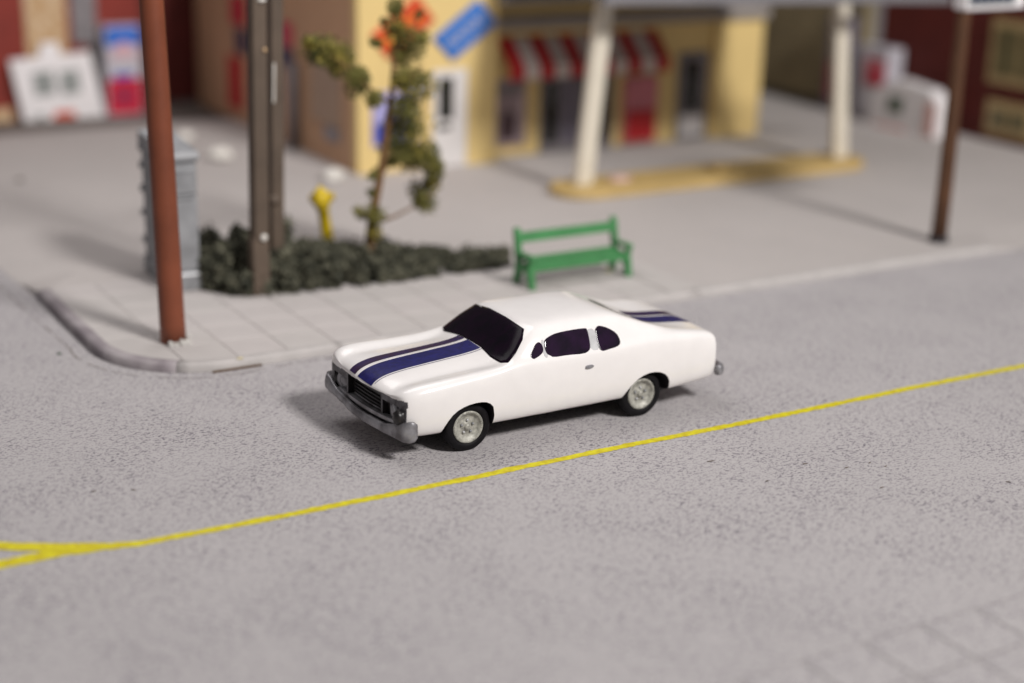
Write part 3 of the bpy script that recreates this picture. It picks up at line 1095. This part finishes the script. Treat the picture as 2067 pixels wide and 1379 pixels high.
# green bench
t = empty('park_bench', (5.28, 5.86, ZP), R(.5), 'small green park bench at the pavement edge', 'bench')
prof = [(-.285, 0), (-.20, 0), (-.165, .20), (-.12, .30), (-.03, .345), (.06, .30), (.12, .18), (.16, 0), (.245, 0), (.20, .22), (.175, .40), (.215, .62), (.26, .98), (.265, 1.04), (.235, 1.07), (.195, 1.03), (.17, .86), (.135, .64), (-.235, .655), (-.275, .64), (-.28, .60), (-.255, .42), (-.225, .30)]
for x in (-.98, .98):
    bm = bmesh.new()
    hole = [(-.20, .46), (-.20, .58), (.11, .575), (.095, .46)]
    # side frame as strips round the arm opening
    def strip(poly):
        add_prism(bm, poly, x - .055, x + .055, 'x', 0.012)
    strip([(-.30, 0), (-.215, 0), (-.175, .21), (-.10, .325), (-.115, .43), (-.235, .43), (-.255, .30)])          # front leg
    strip([(.165, 0), (.255, 0), (.205, .22), (.185, .43), (.04, .43), (.03, .325), (.125, .19)])                  # rear leg
    strip([(-.13, .30), (.06, .30), (.06, .445), (-.13, .445)])                                                    # arch
    strip([(-.245, .42), (-.185, .42), (-.195, .60), (-.265, .60)])                                                # arm post
    strip([(-.285, .575), (.15, .565), (.16, .635), (-.28, .655), (-.30, .62)])                                    # arm
    strip([(.105, .42), (.185, .42), (.27, 1.02), (.255, 1.08), (.205, 1.08), (.17, .95)])                         # back post
    finish('side_frame', bm, M_BENCH, t)
for k in range(3):
    box('seat_slat', (-.95, -.215 + k * .115, .415 + k * .034), (.95, -.115 + k * .115, .462 + k * .034), M_BENCH, t, 0.012)
box('seat_board', (-.94, -.20, .395), (.94, .12, .418), M_BENCH, t, 0.008)
box('front_apron', (-.94, -.235, .325), (.94, -.205, .452), M_BENCH, t, 0.008)
t.scale = (1, 1.1, .88)
bm = bmesh.new()
add_prism(bm, [(.150, .80), (.185, .80), (.225, .985), (.19, .985)], -.95, .95, 'x', 0.01)
finish('back_rail', bm, M_BENCH, t)
blob('glue_spot', (.82, .10, .02), .07, mat('yellowed_glue', (.52, .46, .22, 1), .5), t, .3, 2, 2, 2, (1, 1, .35))


# ------------------------------------------------------------------ planting
def leaf_cloud(bm, c, rad, n, size, rnd, sq=(1, 1, 1)):
    for _ in range(n):
        d = Vector((rnd.gauss(0, 1), rnd.gauss(0, 1), rnd.gauss(0, 1))).normalized() * (rnd.random() ** .45) * rad
        p = Vector(c) + Vector((d.x * sq[0], d.y * sq[1], d.z * sq[2]))
        a = Vector((rnd.gauss(0, 1), rnd.gauss(0, 1), rnd.gauss(0, 1))).normalized()
        b = a.cross(Vector((rnd.gauss(0, 1), rnd.gauss(0, 1), rnd.gauss(0, 1)))).normalized()
        s = size * rnd.uniform(.5, 1.3)
        q = [bm.verts.new(p + a * s * .7), bm.verts.new(p + b * s * .5), bm.verts.new(p - a * s * .7), bm.verts.new(p - b * s * .5 + a.cross(b) * s * .3)]
        bm.faces.new(q)


t = empty('tree', (2.45, 8.05, ZP), 0, 'scraggly model tree with olive foam leaves in the shrub bed', 'tree')
off = Vector((2.45, 8.05, ZP))


def rel(x, z, dy=0.0):
    return Vector((x, 8.05 + dy, z)) - off


tube('trunk', [rel(2.43, .1), rel(2.47, .35), rel(2.54, .91, .03), rel(2.70, 1.77, .0), rel(2.77, 2.2, -.03), rel(2.91, 3.04, .02), rel(3.0, 3.87, .05), rel(3.11, 4.69, .02), rel(3.16, 5.1)],
     [.10, .09, .082, .07, .06, .048, .038, .026, .015], M_BARK, t, 10)
BR = [
    [(2.60, .90, 0), (2.95, 1.02, -.1), (3.29, 1.17, -.15), (3.62, 1.38, -.2)],
    [(2.72, 1.75, 0), (2.95, 1.95, .15), (3.29, 2.16, .2), (3.57, 2.57, .15), (3.62, 3.08, .1)],
    [(2.91, 2.95, 0), (2.6, 3.15, -.1), (2.26, 3.41, -.15), (1.95, 3.72, -.1), (1.64, 3.92, 0)],
    [(2.55, .92, 0), (2.46, 1.05, -.1), (2.28, 1.13, -.15)],
    [(3.0, 3.87, 0), (3.2, 4.0, .15), (3.45, 4.25, .2), (3.55, 4.45, .2)],
    [(2.95, 3.3, 0), (3.15, 3.45, -.2), (3.4, 3.6, -.25)],
    [(3.29, 2.16, .2), (3.45, 1.95, .1), (3.6, 1.7, 0)],
]
for b in BR:
    tube('branch', [rel(x, z, dy) for x, z, dy in b], [.034 - .024 * k / (len(b) - 1) for k in range(len(b))], M_BARK, t, 7)
CL = [(1.64, 3.94, 0.3), (1.99, 3.76, 0.29), (2.08, 3.47, 0.19), (2.31, 3.37, 0.21), (2.52, 3.13, 0.16), (1.39, 4.07, 0.1), (2.95, 4.58, 0.17), (3.02, 4.21, 0.20), (3.3, 3.94, 0.22), (3.28, 3.44, 0.28), (2.95, 3.38, 0.17), (3.50, 4.05, 0.11), (3.14, 3.7, 0.23), (3.44, 4.44, 0.07), (2.76, 4.34, 0.06), (3.19, 2.98, 0.27), (3.35, 2.58, 0.33), (3.14, 2.25, 0.30), (3.5, 2.14, 0.26), (3.6, 1.78, 0.22), (3.43, 1.88, 0.26), (3.0, 2.51, 0.17), (3.59, 1.25, 0.24), (3.37, 1.17, 0.17), (2.45, 1.05, 0.19), (2.54, 0.75, 0.14), (2.26, 1.12, 0.1), (3.7, 1.51, 0.14), (2.91, 1.93, 0.1), (2.59, 1.78, 0.1), (2.55, 1.42, 0.09), (2.60, 4.05, .10), (3.1, 5.0, .25)]
rnd = random.Random(11)
bm = bmesh.new()
bmy = bmesh.new()
for k, (x, z, r) in enumerate(CL):
    dy = rnd.uniform(-.25, .25) if r > .15 else 0
    r *= 1.2
    n = int(70 + 6200 * r * r)
    for s in range(3):
        c = rel(x, z, dy) + Vector((rnd.uniform(-.5, .5), rnd.uniform(-.5, .5), rnd.uniform(-.5, .5))) * r
        leaf_cloud(bm, c, r * .78, n // 3, .046, rnd)
    if k in (0, 1, 5, 10, 11, 16, 25, 27, 17, 7):
        leaf_cloud(bmy, rel(x, z, dy - .08), r * .9, 60, .06, rnd)
cr = finish('crown', bm, M_LEAF, t)
finish('ochre_tufts', bmy, M_LEAFY, t)['kind'] = 'stuff'
cr['kind'] = 'stuff'

# dark shrub bed (uncountable foam clumps)
BED = [(-.62, 8.5), (-.60, 7.75), (-.45, 7.52), (0.0, 7.22), (.7, 7.12), (1.9, 7.02), (3.2, 6.93), (4.45, 6.92), (5.05, 7.45), (5.1, 7.7), (4.0, 8.3), (3.2, 8.8), (2.0, 9.3), (.6, 9.35), (-.4, 9.1)]
cl_area = sum(a[0] * b[1] - b[0] * a[1] for a, b in zip(BED, BED[1:] + BED[:1]))


def in_poly(x, y, poly):
    ins = False
    j = len(poly) - 1
    for i in range(len(poly)):
        xi, yi = poly[i]
        xj, yj = poly[j]
        if (yi > y) != (yj > y) and x < (xj - xi) * (y - yi) / (yj - yi) + xi:
            ins = not ins
        j = i
    return ins


ico = bmesh.new()
bmesh.ops.create_icosphere(ico, subdivisions=2, radius=1.0)
ICO_V = [v_.co.copy() for v_ in ico.verts]
ICO_F = [tuple(v_.index for v_ in f_.verts) for f_ in ico.faces]
ico.free()
SV, SF = [], []
rnd = random.Random(21)
made = 0
while made < 430:
    x, y = rnd.uniform(-.65, 5.1), rnd.uniform(6.9, 9.4)
    if not in_poly(x, y, BED):
        continue
    # distance to the edge of the bed limits the height
    edge = min(math.dist((x, y), (a[0] + (b[0] - a[0]) * k / 6, a[1] + (b[1] - a[1]) * k / 6)) for a, b in zip(BED, BED[1:] + BED[:1]) for k in range(6))
    top = (.74 if x < .6 else max(.15, .74 - .17 * (x - .6))) * (0.62 + .38 * min(1, edge / .45))
    top *= (.62 + .5 * rnd.random()) * (1 + .45 * noise.noise(Vector((x * 2.2, y * 2.2, 4))))
    if 1.3 < x < 2.6 and y > 7.6:
        top *= .72
    if x > 4.2:
        top *= .75
    r = rnd.uniform(.07, .17) * (1 if x < 3.2 else .8)
    z = max(r * .4, top - r)
    for kz in range(3 if z > .3 else 2):
        cc = Vector((x, y, ZP + max(.03, z - kz * .19)))
        sd = Vector((rnd.random() * 50, rnd.random() * 50, 0))
        n0 = len(SV)
        SV += [co * r * .66 * (1 + .75 * noise.noise(co * r * 7 + sd)) + cc for co in ICO_V]
        SF += [tuple(n0 + q for q in f_) for f_ in ICO_F]
        for _ in range(70):
            d = Vector((rnd.gauss(0, 1), rnd.gauss(0, 1), rnd.gauss(0, 1))).normalized() * (rnd.random() ** .45) * r * 1.38
            p = cc + d
            a = Vector((rnd.gauss(0, 1), rnd.gauss(0, 1), rnd.gauss(0, 1))).normalized()
            b = a.cross(Vector((rnd.gauss(0, 1), rnd.gauss(0, 1), rnd.gauss(0, 1)))).normalized()
            sz = .05 * rnd.uniform(.5, 1.4)
            n0 = len(SV)
            SV += [p + a * sz * .7, p + b * sz * .5, p - a * sz * .7, p - b * sz * .5 + a.cross(b) * sz * .3]
            SF.append((n0, n0 + 1, n0 + 2, n0 + 3))
    made += 1
sme = bpy.data.meshes.new('shrub_bed')
sme.from_pydata(SV, [], SF)
sme.materials.append(M_SHRUB)
tag(link('shrub_bed', sme), 'dark grey-green foam shrubs filling the bed behind the pavement', 'shrubs', kind='stuff')

# white stones
for k, (x, y, r, lab) in enumerate(((3.42, 20.3, .20, 'smallest white stone farthest back beside the station wall'), (3.40, 17.85, .24, 'round white stone midway along the station side wall'), (4.83, 14.75, .25, 'white stone nearest the station corner'))):
    tag(blob('white_stone', (x, y, ZP + r * .45), r, M_STONE, None, .3, 1.6, 3, k * 3.3, (1.1, 1, .62)), lab, 'stone', 'white stones beside the station')


# ------------------------------------------------------------------ filling station
st = empty('filling_station', (5.55, 15.05, ZP), 0, 'yellow filling station with signs, striped awning and canopy front', 'building')
o0 = Vector((5.55, 15.05, ZP))


def sbox(name, lo, hi, m, parent=st, bev=0.0):
    a = Vector(lo) - o0
    b = Vector(hi) - o0
    return box(name, a, b, m, parent, bev)


def sprism(name, poly, y0, y1, m, parent=st, bev=0.0):
    """poly in world x,z on a wall that faces the street"""
    return prism(name, [(x - o0.x, z - o0.z) for x, z in poly], y0 - o0.y, y1 - o0.y, m, parent, 'y', bev)


H = 4.6
sbox('front_wall', (5.55, 15.05, ZP - .01), (9.0, 15.30, H), M_YWALL)
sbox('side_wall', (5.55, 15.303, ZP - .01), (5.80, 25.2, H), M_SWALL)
sbox('return_wall', (8.80, 15.303, ZP - .01), (9.0, 15.6, H), M_YWALL)
sbox('recess_wall', (9.003, 15.6, ZP - .01), (15.497, 15.85, H), M_YWALL)
sbox('end_wall', (15.50, 15.45, ZP - .01), (16.95, 15.85, 3.06), M_YWALL)
sbox('far_wall', (16.7, 15.853, ZP - .01), (16.95, 25.2, H), M_YWALL)
sbox('back_wall', (5.803, 25.0, ZP - .01), (16.697, 25.2, H), M_YWALL)
sbox('roof', (5.50, 15.02, H + .003), (17.0, 25.25, H + .12), M_ROOF)
sbox('lintel', (9.003, 15.35, 3.063), (17.05, 15.597, 3.34), M_LINTEL)
sbox('recess_eave', (9.003, 14.7, 3.72), (11.5, 15.597, 3.95), M_CANOPY)
sbox('parapet', (15.50, 15.598, 3.06), (16.95, 15.848, H), M_LINTEL)

dr = sbox('front_door', (7.36, 15.0, ZP), (8.22, 15.047, 2.32), M_DOORW, bev=0.012)
sbox('glass_pane', (7.50, 14.985, 1.22), (7.86, 14.998, 2.14), M_DARKGLASS, dr).location -= dr.location
sbox('lower_pane', (7.48, 14.985, .98), (7.80, 14.998, 1.10), M_DARKGLASS, dr)


def sign_board(name, corners, m, d=.05, lab=None):
    o = sprism(name, corners, 15.047 - d, 15.047, m, st, 0.01)
    if lab:
        o['label'] = lab
    return o


bs = sign_board('wall_sign', [(7.35, 3.01), (7.85, 2.51), (8.97, 3.30), (8.47, 3.83)], M_SIGNBLUE, lab='tilted bright blue sign with a pale line of lettering')
# unreadable pale lettering: strokes along the sign's own slope
ux = Vector((1.12, .79)).normalized()
uy = Vector((-ux.y, ux.x))
org = Vector((8.16, 3.165))
rl = random.Random(5)


def stroke(parent, c, w, h, slant, m, y):
    pts = []
    for sx, sy in ((-1, -1), (1, -1), (1, 1), (-1, 1)):
        q = c + ux * (sx * w + slant * sy * h) + uy * (sy * h)
        pts.append((q.x, q.y))
    return sprism('lettering', pts, y - .008, y, m, parent)


for k in range(8):
    c = org + ux * (-.47 + k * .134)
    stroke(bs, c + ux * -.03, .014, .12, .0, M_PRINT, 14.996)
    stroke(bs, c + uy * .10, .042, .016, 0, M_PRINT, 14.994)
    if k % 2:
        stroke(bs, c - uy * .10, .042, .016, 0, M_PRINT, 14.994)
    else:
        stroke(bs, c + ux * .035, .013, .11, .0, M_PRINT, 14.992)
rs = sign_board('wall_sign', [(5.84, 3.14), (6.26, 2.62), (7.40, 3.42), (6.95, 3.97)], M_ORED, lab='tilted orange-red sign partly behind the tree')
org = Vector((6.62, 3.30))
ux = Vector((1.14, .80)).normalized()
uy = Vector((-ux.y, ux.x))
for a, b, w, h in ((-.42, 0, .09, .10), (.0, .05, .10, .12), (.38, -.03, .10, .08)):
    stroke(rs, org + ux * a + uy * b, w, h, .0, M_ORANGE, 14.996)
ps = sign_board('wall_poster', [(5.88, .72), (6.94, .72), (6.94, 1.92), (5.88, 1.92)], M_PLILAC, .03, 'blue and lilac poster behind the tree trunk')
sprism('print_block', [(5.93, .78), (6.42, .78), (6.42, 1.22), (5.93, 1.22)], 15.005, 15.013, M_PBLUE, ps)
sprism('print_block', [(6.45, 1.30), (6.88, 1.42), (6.88, 1.62), (6.45, 1.62)], 15.005, 15.013, M_PBLUE, ps)
sprism('wall_lamp', [(6.90, 1.85), (7.06, 1.85), (7.08, 2.08), (6.88, 2.08)], 14.93, 15.047, M_BOARD, st, 0.02)

# recess: poster, double door, awning, machine panel, side door
pf = sprism('faded_poster', [(9.12, .36), (10.10, .36), (10.10, 1.92), (9.12, 1.92)], 15.55, 15.597, M_POSTER, st, 0.006)
sprism('bottle_print', [(9.42, .50), (9.82, .50), (9.84, .95), (9.68, 1.25), (9.67, 1.55), (9.57, 1.55), (9.56, 1.25), (9.40, .95)], 15.54, 15.548, M_PDARK, pf)
sprism('heading_print', [(9.25, 1.55), (9.98, 1.55), (9.98, 1.80), (9.25, 1.80)], 15.54, 15.548, M_FRAME, pf)
dd = sprism('double_door', [(10.50, ZP), (12.55, ZP), (12.55, 1.95), (10.50, 1.95)], 15.54, 15.597, M_FRAME, st, 0.006)
for x0, x1 in ((10.62, 10.95), (11.05, 11.55), (11.68, 12.0), (12.1, 12.42)):
    sprism('glass_pane', [(x0, .35), (x1, .35), (x1, 1.78), (x0, 1.78)], 15.525, 15.538, M_DARKGLASS if x0 != 11.05 else M_MGREY, dd)
ms = sprism('red_panel', [(12.86, .20), (13.78, .20), (13.78, 1.78), (12.86, 1.78)], 15.45, 15.597, M_MPINK, st, 0.01)
sprism('red_panel_front', [(12.90, .24), (13.74, .24), (13.74, .98), (12.90, .98)], 15.435, 15.448, M_RED, ms)
sd = sprism('side_door', [(14.45, ZP), (15.38, ZP), (15.38, 2.30), (14.45, 2.30)], 15.55, 15.597, M_GWIN, st, 0.006)
sprism('glass_pane', [(14.66, .85), (15.10, .85), (15.10, 2.08), (14.66, 2.08)], 15.535, 15.548, M_DARKGLASS, sd)
sprism('kick_panel', [(14.56, .24), (15.26, .24), (15.26, .75), (14.56, .75)], 15.535, 15.548, M_DOORW, sd)
# awning stripes, each a sloping strip
n = 11
xa, xb = 9.30, 13.75
for k in range(n):
    w = (xb - xa) / n
    x0 = xa + k * w
    bm = bmesh.new()
    pts = [(15.59, 2.85), (14.95, 2.28), (14.95, 1.98), (14.98, 1.98), (14.98, 2.30), (15.59, 2.89)]
    add_prism(bm, [(y - o0.y, z - o0.z) for y, z in pts], x0 - o0.x + .006, x0 + w - o0.x - .006, 'x')
    finish('awning_stripe', bm, M_RED if k % 2 == 0 else M_AWHITE, st)

# side wall: pipe, painted panels and posters
sidem = st


def side_rect(name, y0, y1, z0, z1, m, d=.04, parent=st):
    return sbox(name, (5.547 - d, y0, z0), (5.547, y1, z1), m, parent)


tube('downpipe', [Vector((5.40, 18.3, ZP)) - o0, Vector((5.40, 18.3, 2.15)) - o0], .13, M_FRAME, st, 12)
side_rect('red_poster', 21.9, 22.8, .45, 1.75, M_RED)
side_rect('red_blue_sign', 18.6, 19.5, 2.45, 3.0, M_MRED)
side_rect('blue_sign', 18.6, 19.4, 1.95, 2.40, M_NAVY)
side_rect('red_sign', 21.6, 22.5, 2.6, 3.3, M_MRED)
side_rect('blue_panel', 21.5, 22.2, 1.9, 2.5, M_NAVY)
side_rect('faded_panel', 15.9, 17.5, 1.0, 2.4, mat('faded_side_panel', (.42, .30, .22, 1), .6))
side_rect('faded_panel', 16.0, 16.8, .65, .95, mat('faded_blue_panel', (.30, .28, .30, 1), .6))

# canopy on two cream columns over the pump island
cn = empty('canopy', (12.8, 11.5, ZP), 0, 'grey flat canopy carried over the pump island', 'canopy')
oc = Vector((12.8, 11.5, ZP))
def slope(x, z):
    return (x - oc.x, z - .027 * (x - 9.0) - oc.z)


prism('roof_slab', [slope(8.8, 4.26), slope(15.8, 4.26), slope(15.8, 4.42), slope(8.8, 4.42)], 10.55 - oc.y, 15.2 - oc.y, M_CANOPY, cn, 'y', 0.01)
prism('fascia', [slope(8.75, 4.16), slope(15.85, 4.16), slope(15.85, 4.55), slope(8.75, 4.55)], 10.35 - oc.y, 10.547 - oc.y, M_CANOPY, cn, 'y', 0.01)
prism('fascia_extension', [slope(15.853, 4.16), slope(18.2, 4.14), slope(18.2, 4.34), slope(15.853, 4.36)], 10.40 - oc.y, 10.58 - oc.y, M_CANOPY, cn, 'y', 0.01)
for (x0, x1, top) in ((9.12, 9.50, 4.235), (16.22, 15.88, 4.06)):
    bm = bmesh.new()
    for (a, b) in ((x0, x1),):
        add_prism(bm, [(a - .205 - oc.x, .31 - oc.z), (a + .205 - oc.x, .31 - oc.z), (b + .19 - oc.x, top - oc.z), (b - .19 - oc.x, top - oc.z)], 11.40 - oc.y, 11.60 - oc.y, 'y', 0.03)
    finish('column', bm, M_CREAM, cn)
ild = []
for k in range(13):
    a = R(90 + 180 * k / 12)
    ild.append((9.0 + .62 * math.cos(a), 11.48 + .62 * math.sin(a)))
for k in range(13):
    a = R(-90 + 180 * k / 12)
    ild.append((16.15 + .62 * math.cos(a), 11.48 + .62 * math.sin(a)))
isl = prism('pump_island', ild, ZP - .005, .31, M_OCHRE, None, 'z', 0.03)
tag(isl, 'long rounded ochre pump island under the canopy', 'island')
blob('pump_stub', (10.1, 11.55, .33), .24, mat('pink_stub', (.66, .45, .40, 1), .5), isl, .2, 2, 3, 4, (1.2, .8, .3))
box('pump_stub', (12.55, 11.35, .305), (12.95, 11.75, .42), M_OCHRE, isl, 0.03)

# sign pole at the right
sg = empty('sign_pole', (13.1, 5.08, ZP), 0, 'dark brown roadside pole with a white sign at its top', 'sign')
tube('pole', [(0, 0, 0), (.02, 0, 1), (.03, 0, 4.5), (.03, 0, 5.6)], [.155, .15, .125, .12], M_SPOLE, sg, 20)
lathe('foot', [(.20, 0), (.18, .06), (.16, .12)], M_BLACK, sg, None, 20)
pn = box('sign_box', (-.12, -.18, 4.36), (1.42, .16, 5.7), M_BOARD, sg, 0.05)
bm = bmesh.new()
fp = box('sign_face', (-.06, -.20, 4.46), (1.10, -.183, 5.6), M_GREYPRINT, pn)
for k in range(6):
    box('letter', (-.02 + k * .185, -.218, 4.50), (.10 + k * .185, -.203, 4.95), M_NAVY, pn)

# ------------------------------------------------------------------ brick row behind, left
bl = empty('brick_building', (-4, 25.05, 0), 0, 'red building far back left, lit front with tan doorway', 'building')
ob = Vector((-4, 25.05, 0))


def bbox(name, lo, hi, m, parent=bl):
    return box(name, Vector(lo) - ob, Vector(hi) - ob, m, parent)


bbox('front_wall', (-6, 25.05, 0), (3.95, 25.4, 5), M_BRICK)
bbox('recessed_wall', (3.953, 26.3, 0), (9, 26.6, 5), M_BRICKSHADE)
bbox('return_wall', (3.75, 25.403, 0), (3.95, 26.297, 5), M_BRICKSHADE)
bbox('roof', (-6, 25.1, 5.003), (9, 32, 5.1), M_ROOF)
bbox('tan_doorway', (.98, 24.98, .0), (2.02, 25.047, 3.4), M_TAN)
bbox('shuttered_window', (2.16, 24.98, 1.9), (2.80, 25.047, 3.5), M_GWIN)
bbox('dark_recess', (2.55, 24.99, .0), (2.95, 25.047, 1.88), M_ROOF)
bbox('stone_plinth', (-6, 24.9, 0), (.5, 25.047, .35), M_TAN)

wb = empty('white_board', (1.6, 24.7, .02), 0, 'leaning white board with two grey print blocks by the red wall', 'board')
ow = Vector((1.6, 24.7, .02))


def leaning(name, poly, y0, y1, m, parent):
    return prism(name, [(x - ow.x, z - ow.z) for x, z in poly], y0 - ow.y, y1 - ow.y, m, parent, 'y', 0.01)


leaning('board', [(.72, .03), (2.82, .03), (2.50, 1.72), (.45, 1.60)], 24.66, 24.76, M_BOARD, wb)
leaning('tab', [(1.22, 1.60), (1.78, 1.62), (1.72, 1.98), (1.28, 1.98)], 24.765, 24.85, M_BOARD, wb)
for x0, x1 in ((.98, 1.50), (1.66, 2.16)):
    leaning('print_block', [(x0 + .06, .66), (x1 + .06, .70), (x1, 1.30), (x0, 1.26)], 24.645, 24.658, M_GREYPRINT, wb)
leaning('red_print', [(1.45, .06), (2.05, .06), (1.98, .26), (1.50, .24)], 24.645, 24.658, M_ORED, wb)
leaning('grey_print', [(1.02, .06), (1.25, .06), (1.22, .2), (1.0, .2)], 24.645, 24.658, M_GREYPRINT, wb)

vm = empty('vending_machine', (3.30, 24.6, .02), 0, 'blue and red vending machine against the red wall', 'vending machine')
om = Vector((3.30, 24.6, .02))


def mbox(name, lo, hi, m, parent=vm, bev=0.0):
    return box(name, Vector(lo) - om, Vector(hi) - om, m, parent, bev)


mbox('cabinet', (2.85, 24.55, .02), (3.80, 25.0, 2.36), M_MPALE, bev=0.02)
mbox('top_panel', (2.88, 24.535, 1.85), (3.77, 24.548, 2.33), M_MBLUE)
prism('logo_print', [(x - om.x, z - om.z) for x, z in ((2.95, 1.55), (3.70, 1.55), (3.55, 1.85), (3.35, 1.98), (3.15, 1.86))], 24.52 - om.y, 24.532 - om.y, mat('pale_pink_print', (.66, .42, .46, 1), .4), vm, 'y')
mbox('mid_panel', (2.90, 24.535, 1.15), (3.75, 24.548, 1.50), M_MPALE)
mbox('blue_band', (3.05, 24.525, 1.02), (3.55, 24.533, 1.16), M_PBLUE)
mbox('lower_panel', (2.88, 24.535, .08), (3.77, 24.548, 1.00), M_MRED)
prism('dark_print', [(3.30 - om.x + .15 * math.cos(R(a)), .55 - om.z + .15 * math.sin(R(a))) for a in range(0, 360, 30)], 24.52 - om.y, 24.532 - om.y, mat('plum_print', (.12, .03, .09, 1), .4), vm, 'y')

# ------------------------------------------------------------------ buildings behind, right
br_ = empty('brick_warehouse', (22, 6, 0), 0, 'shaded red building at the right edge with cream windows', 'building')
o2 = Vector((22, 6, 0))


def rbox(name, lo, hi, m, parent=br_):
    return box(name, Vector(lo) - o2, Vector(hi) - o2, m, parent)


rbox('side_wall', (22, 3, 0), (22.3, 16.6, 5.2), M_BRICKSHADE)
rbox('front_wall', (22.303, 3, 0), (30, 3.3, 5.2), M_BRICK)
rbox('roof', (21.95, 2.95, 5.203), (30, 16.6, 5.3), M_ROOF)
for (y0, y1, z0, z1) in ((10.6, 12.55, 1.60, 3.20), (10.9, 12.45, .32, 1.18), (7.0, 8.9, 1.6, 3.2)):
    w = rbox('window_frame', (21.90, y0, z0), (21.997, y1, z1), M_WINC)
    ym = (y0 + y1) / 2
    for a, b in ((y0 + .2, ym - .06), (ym + .06, y1 - .2)):
        rbox('pane', (21.875, a, z0 + .22), (21.897, b, z1 - .22), M_WIND, w)

sb = empty('siding_building', (21.6, 17, 0), 0, 'dark olive building with horizontal siding behind the station', 'building')
o3 = Vector((21.6, 17, 0))
box('side_wall', Vector((21.6, 16.8, 0)) - o3, Vector((21.9, 27, 4.6)) - o3, M_SIDING, sb)
box('plinth', Vector((21.5, 16.8, 0)) - o3, Vector((21.597, 27, .28)) - o3, M_ROOF, sb)
box('roof', Vector((21.5, 16.8, 4.603)) - o3, Vector((28, 27, 4.7)) - o3, M_ROOF, sb)
bm = bmesh.new()
for k in range(18):
    z = .29 + k * .235
    b = bmesh.new()
    add_prism(b, [(21.597 - o3.x, z), (21.53 - o3.x, z), (21.565 - o3.x, z + .23), (21.597 - o3.x, z + .23)], 16.85 - o3.y, 26.9 - o3.y, 'y')
    finish('siding_board', b, M_SIDING, sb)
bm.free()

gm = empty('grey_machine', (21.35, 17.35, 0), 0, 'narrow dark grey machine with pink panel beside the siding', 'machine')
o4 = Vector((21.35, 17.35, 0))
box('cabinet', Vector((21.1, 16.95, .02)) - o4, Vector((21.48, 17.75, 2.75)) - o4, M_MGREY, gm, 0.02)
box('pink_panel', Vector((21.08, 17.05, .5)) - o4, Vector((21.097, 17.65, 1.5)) - o4, mat('plum_panel', (.30, .05, .10, 1), .5), gm)
pm = empty('drink_machine', (21.6, 16.2, 0), 0, 'pale machine with a pink-red spot behind the white bin', 'vending machine')
o5 = Vector((21.6, 16.2, 0))
box('cabinet', Vector((21.35, 15.55, .02)) - o5, Vector((21.9, 16.75, 2.05)) - o5, M_MPALE, pm, 0.02)
box('pink_panel', Vector((21.325, 15.62, 1.0)) - o5, Vector((21.347, 16.4, 1.75)) - o5, M_MPINK, pm)
box('red_spot', Vector((21.305, 15.75, 1.10)) - o5, Vector((21.322, 16.2, 1.5)) - o5, M_MRED, pm)
wf = empty('ice_bin', (21.2, 14.3, 0), 0, 'white peaked bin with a dark green mark by the shaded red wall', 'bin')
o6 = Vector((21.2, 14.3, 0))
bm = bmesh.new()
add_prism(bm, [(13.1 - o6.y, .0), (15.6 - o6.y, .0), (15.65 - o6.y, .95), (15.0 - o6.y, 1.25), (14.6 - o6.y, 1.42), (13.4 - o6.y, 1.30), (13.1 - o6.y, 1.0)], 20.85 - o6.x, 21.3 - o6.x, 'x', 0.04)
finish('casing', bm, M_BOARD, wf)
box('green_mark', Vector((20.83, 14.35, .55)) - o6, Vector((20.847, 14.85, .95)) - o6, M_GREENM, wf)
box('pink_panel', Vector((20.83, 13.15, .15)) - o6, Vector((20.847, 13.5, 1.0)) - o6, mat('pale_pink_panel', (.70, .40, .36, 1), .5), wf)
box('orange_foot', Vector((20.83, 14.2, .04)) - o6, Vector((20.847, 15.3, .16)) - o6, M_ORED, wf)

# small stray bits on the lot and street
for k, (x, y, z, r, m) in enumerate(((-1.21, 17.4, ZP, .07, M_SEAM), (-3.49, 6.05, 0.0, .03, M_GREENM))):
    tag(blob('crumb', (x, y, z + r * .3), r, m, None, .3, 2, 2, k, (1.2, 1, .5)), ('dark crumb lying on the far lot', 'tiny dark crumb in the street off the corner')[k], 'crumb', 'stray crumbs')
# dark fibres lying on the street
rf = random.Random(9)
for (x, y) in ((3.58, -2.3), (4.34, -2.65), (4.44, -2.83), (2.8, -2.52), (3.97, -2.64), (5.45, -3.91), (2.57, -1.69), (-4.5, .87), (-4.08, .7), (3.92, -3.32)):
    a = rf.uniform(-.9, .5)
    ln = rf.uniform(.05, .11)
    b = rf.uniform(-.4, .4)
    tube('fibre', [(x + ln * t * math.cos(a + b * t), y + ln * t * math.sin(a + b * t), .009) for t in (-.5, -.2, .1, .5)], [.003, .008, .008, .003], M_SEAM, road, 6)
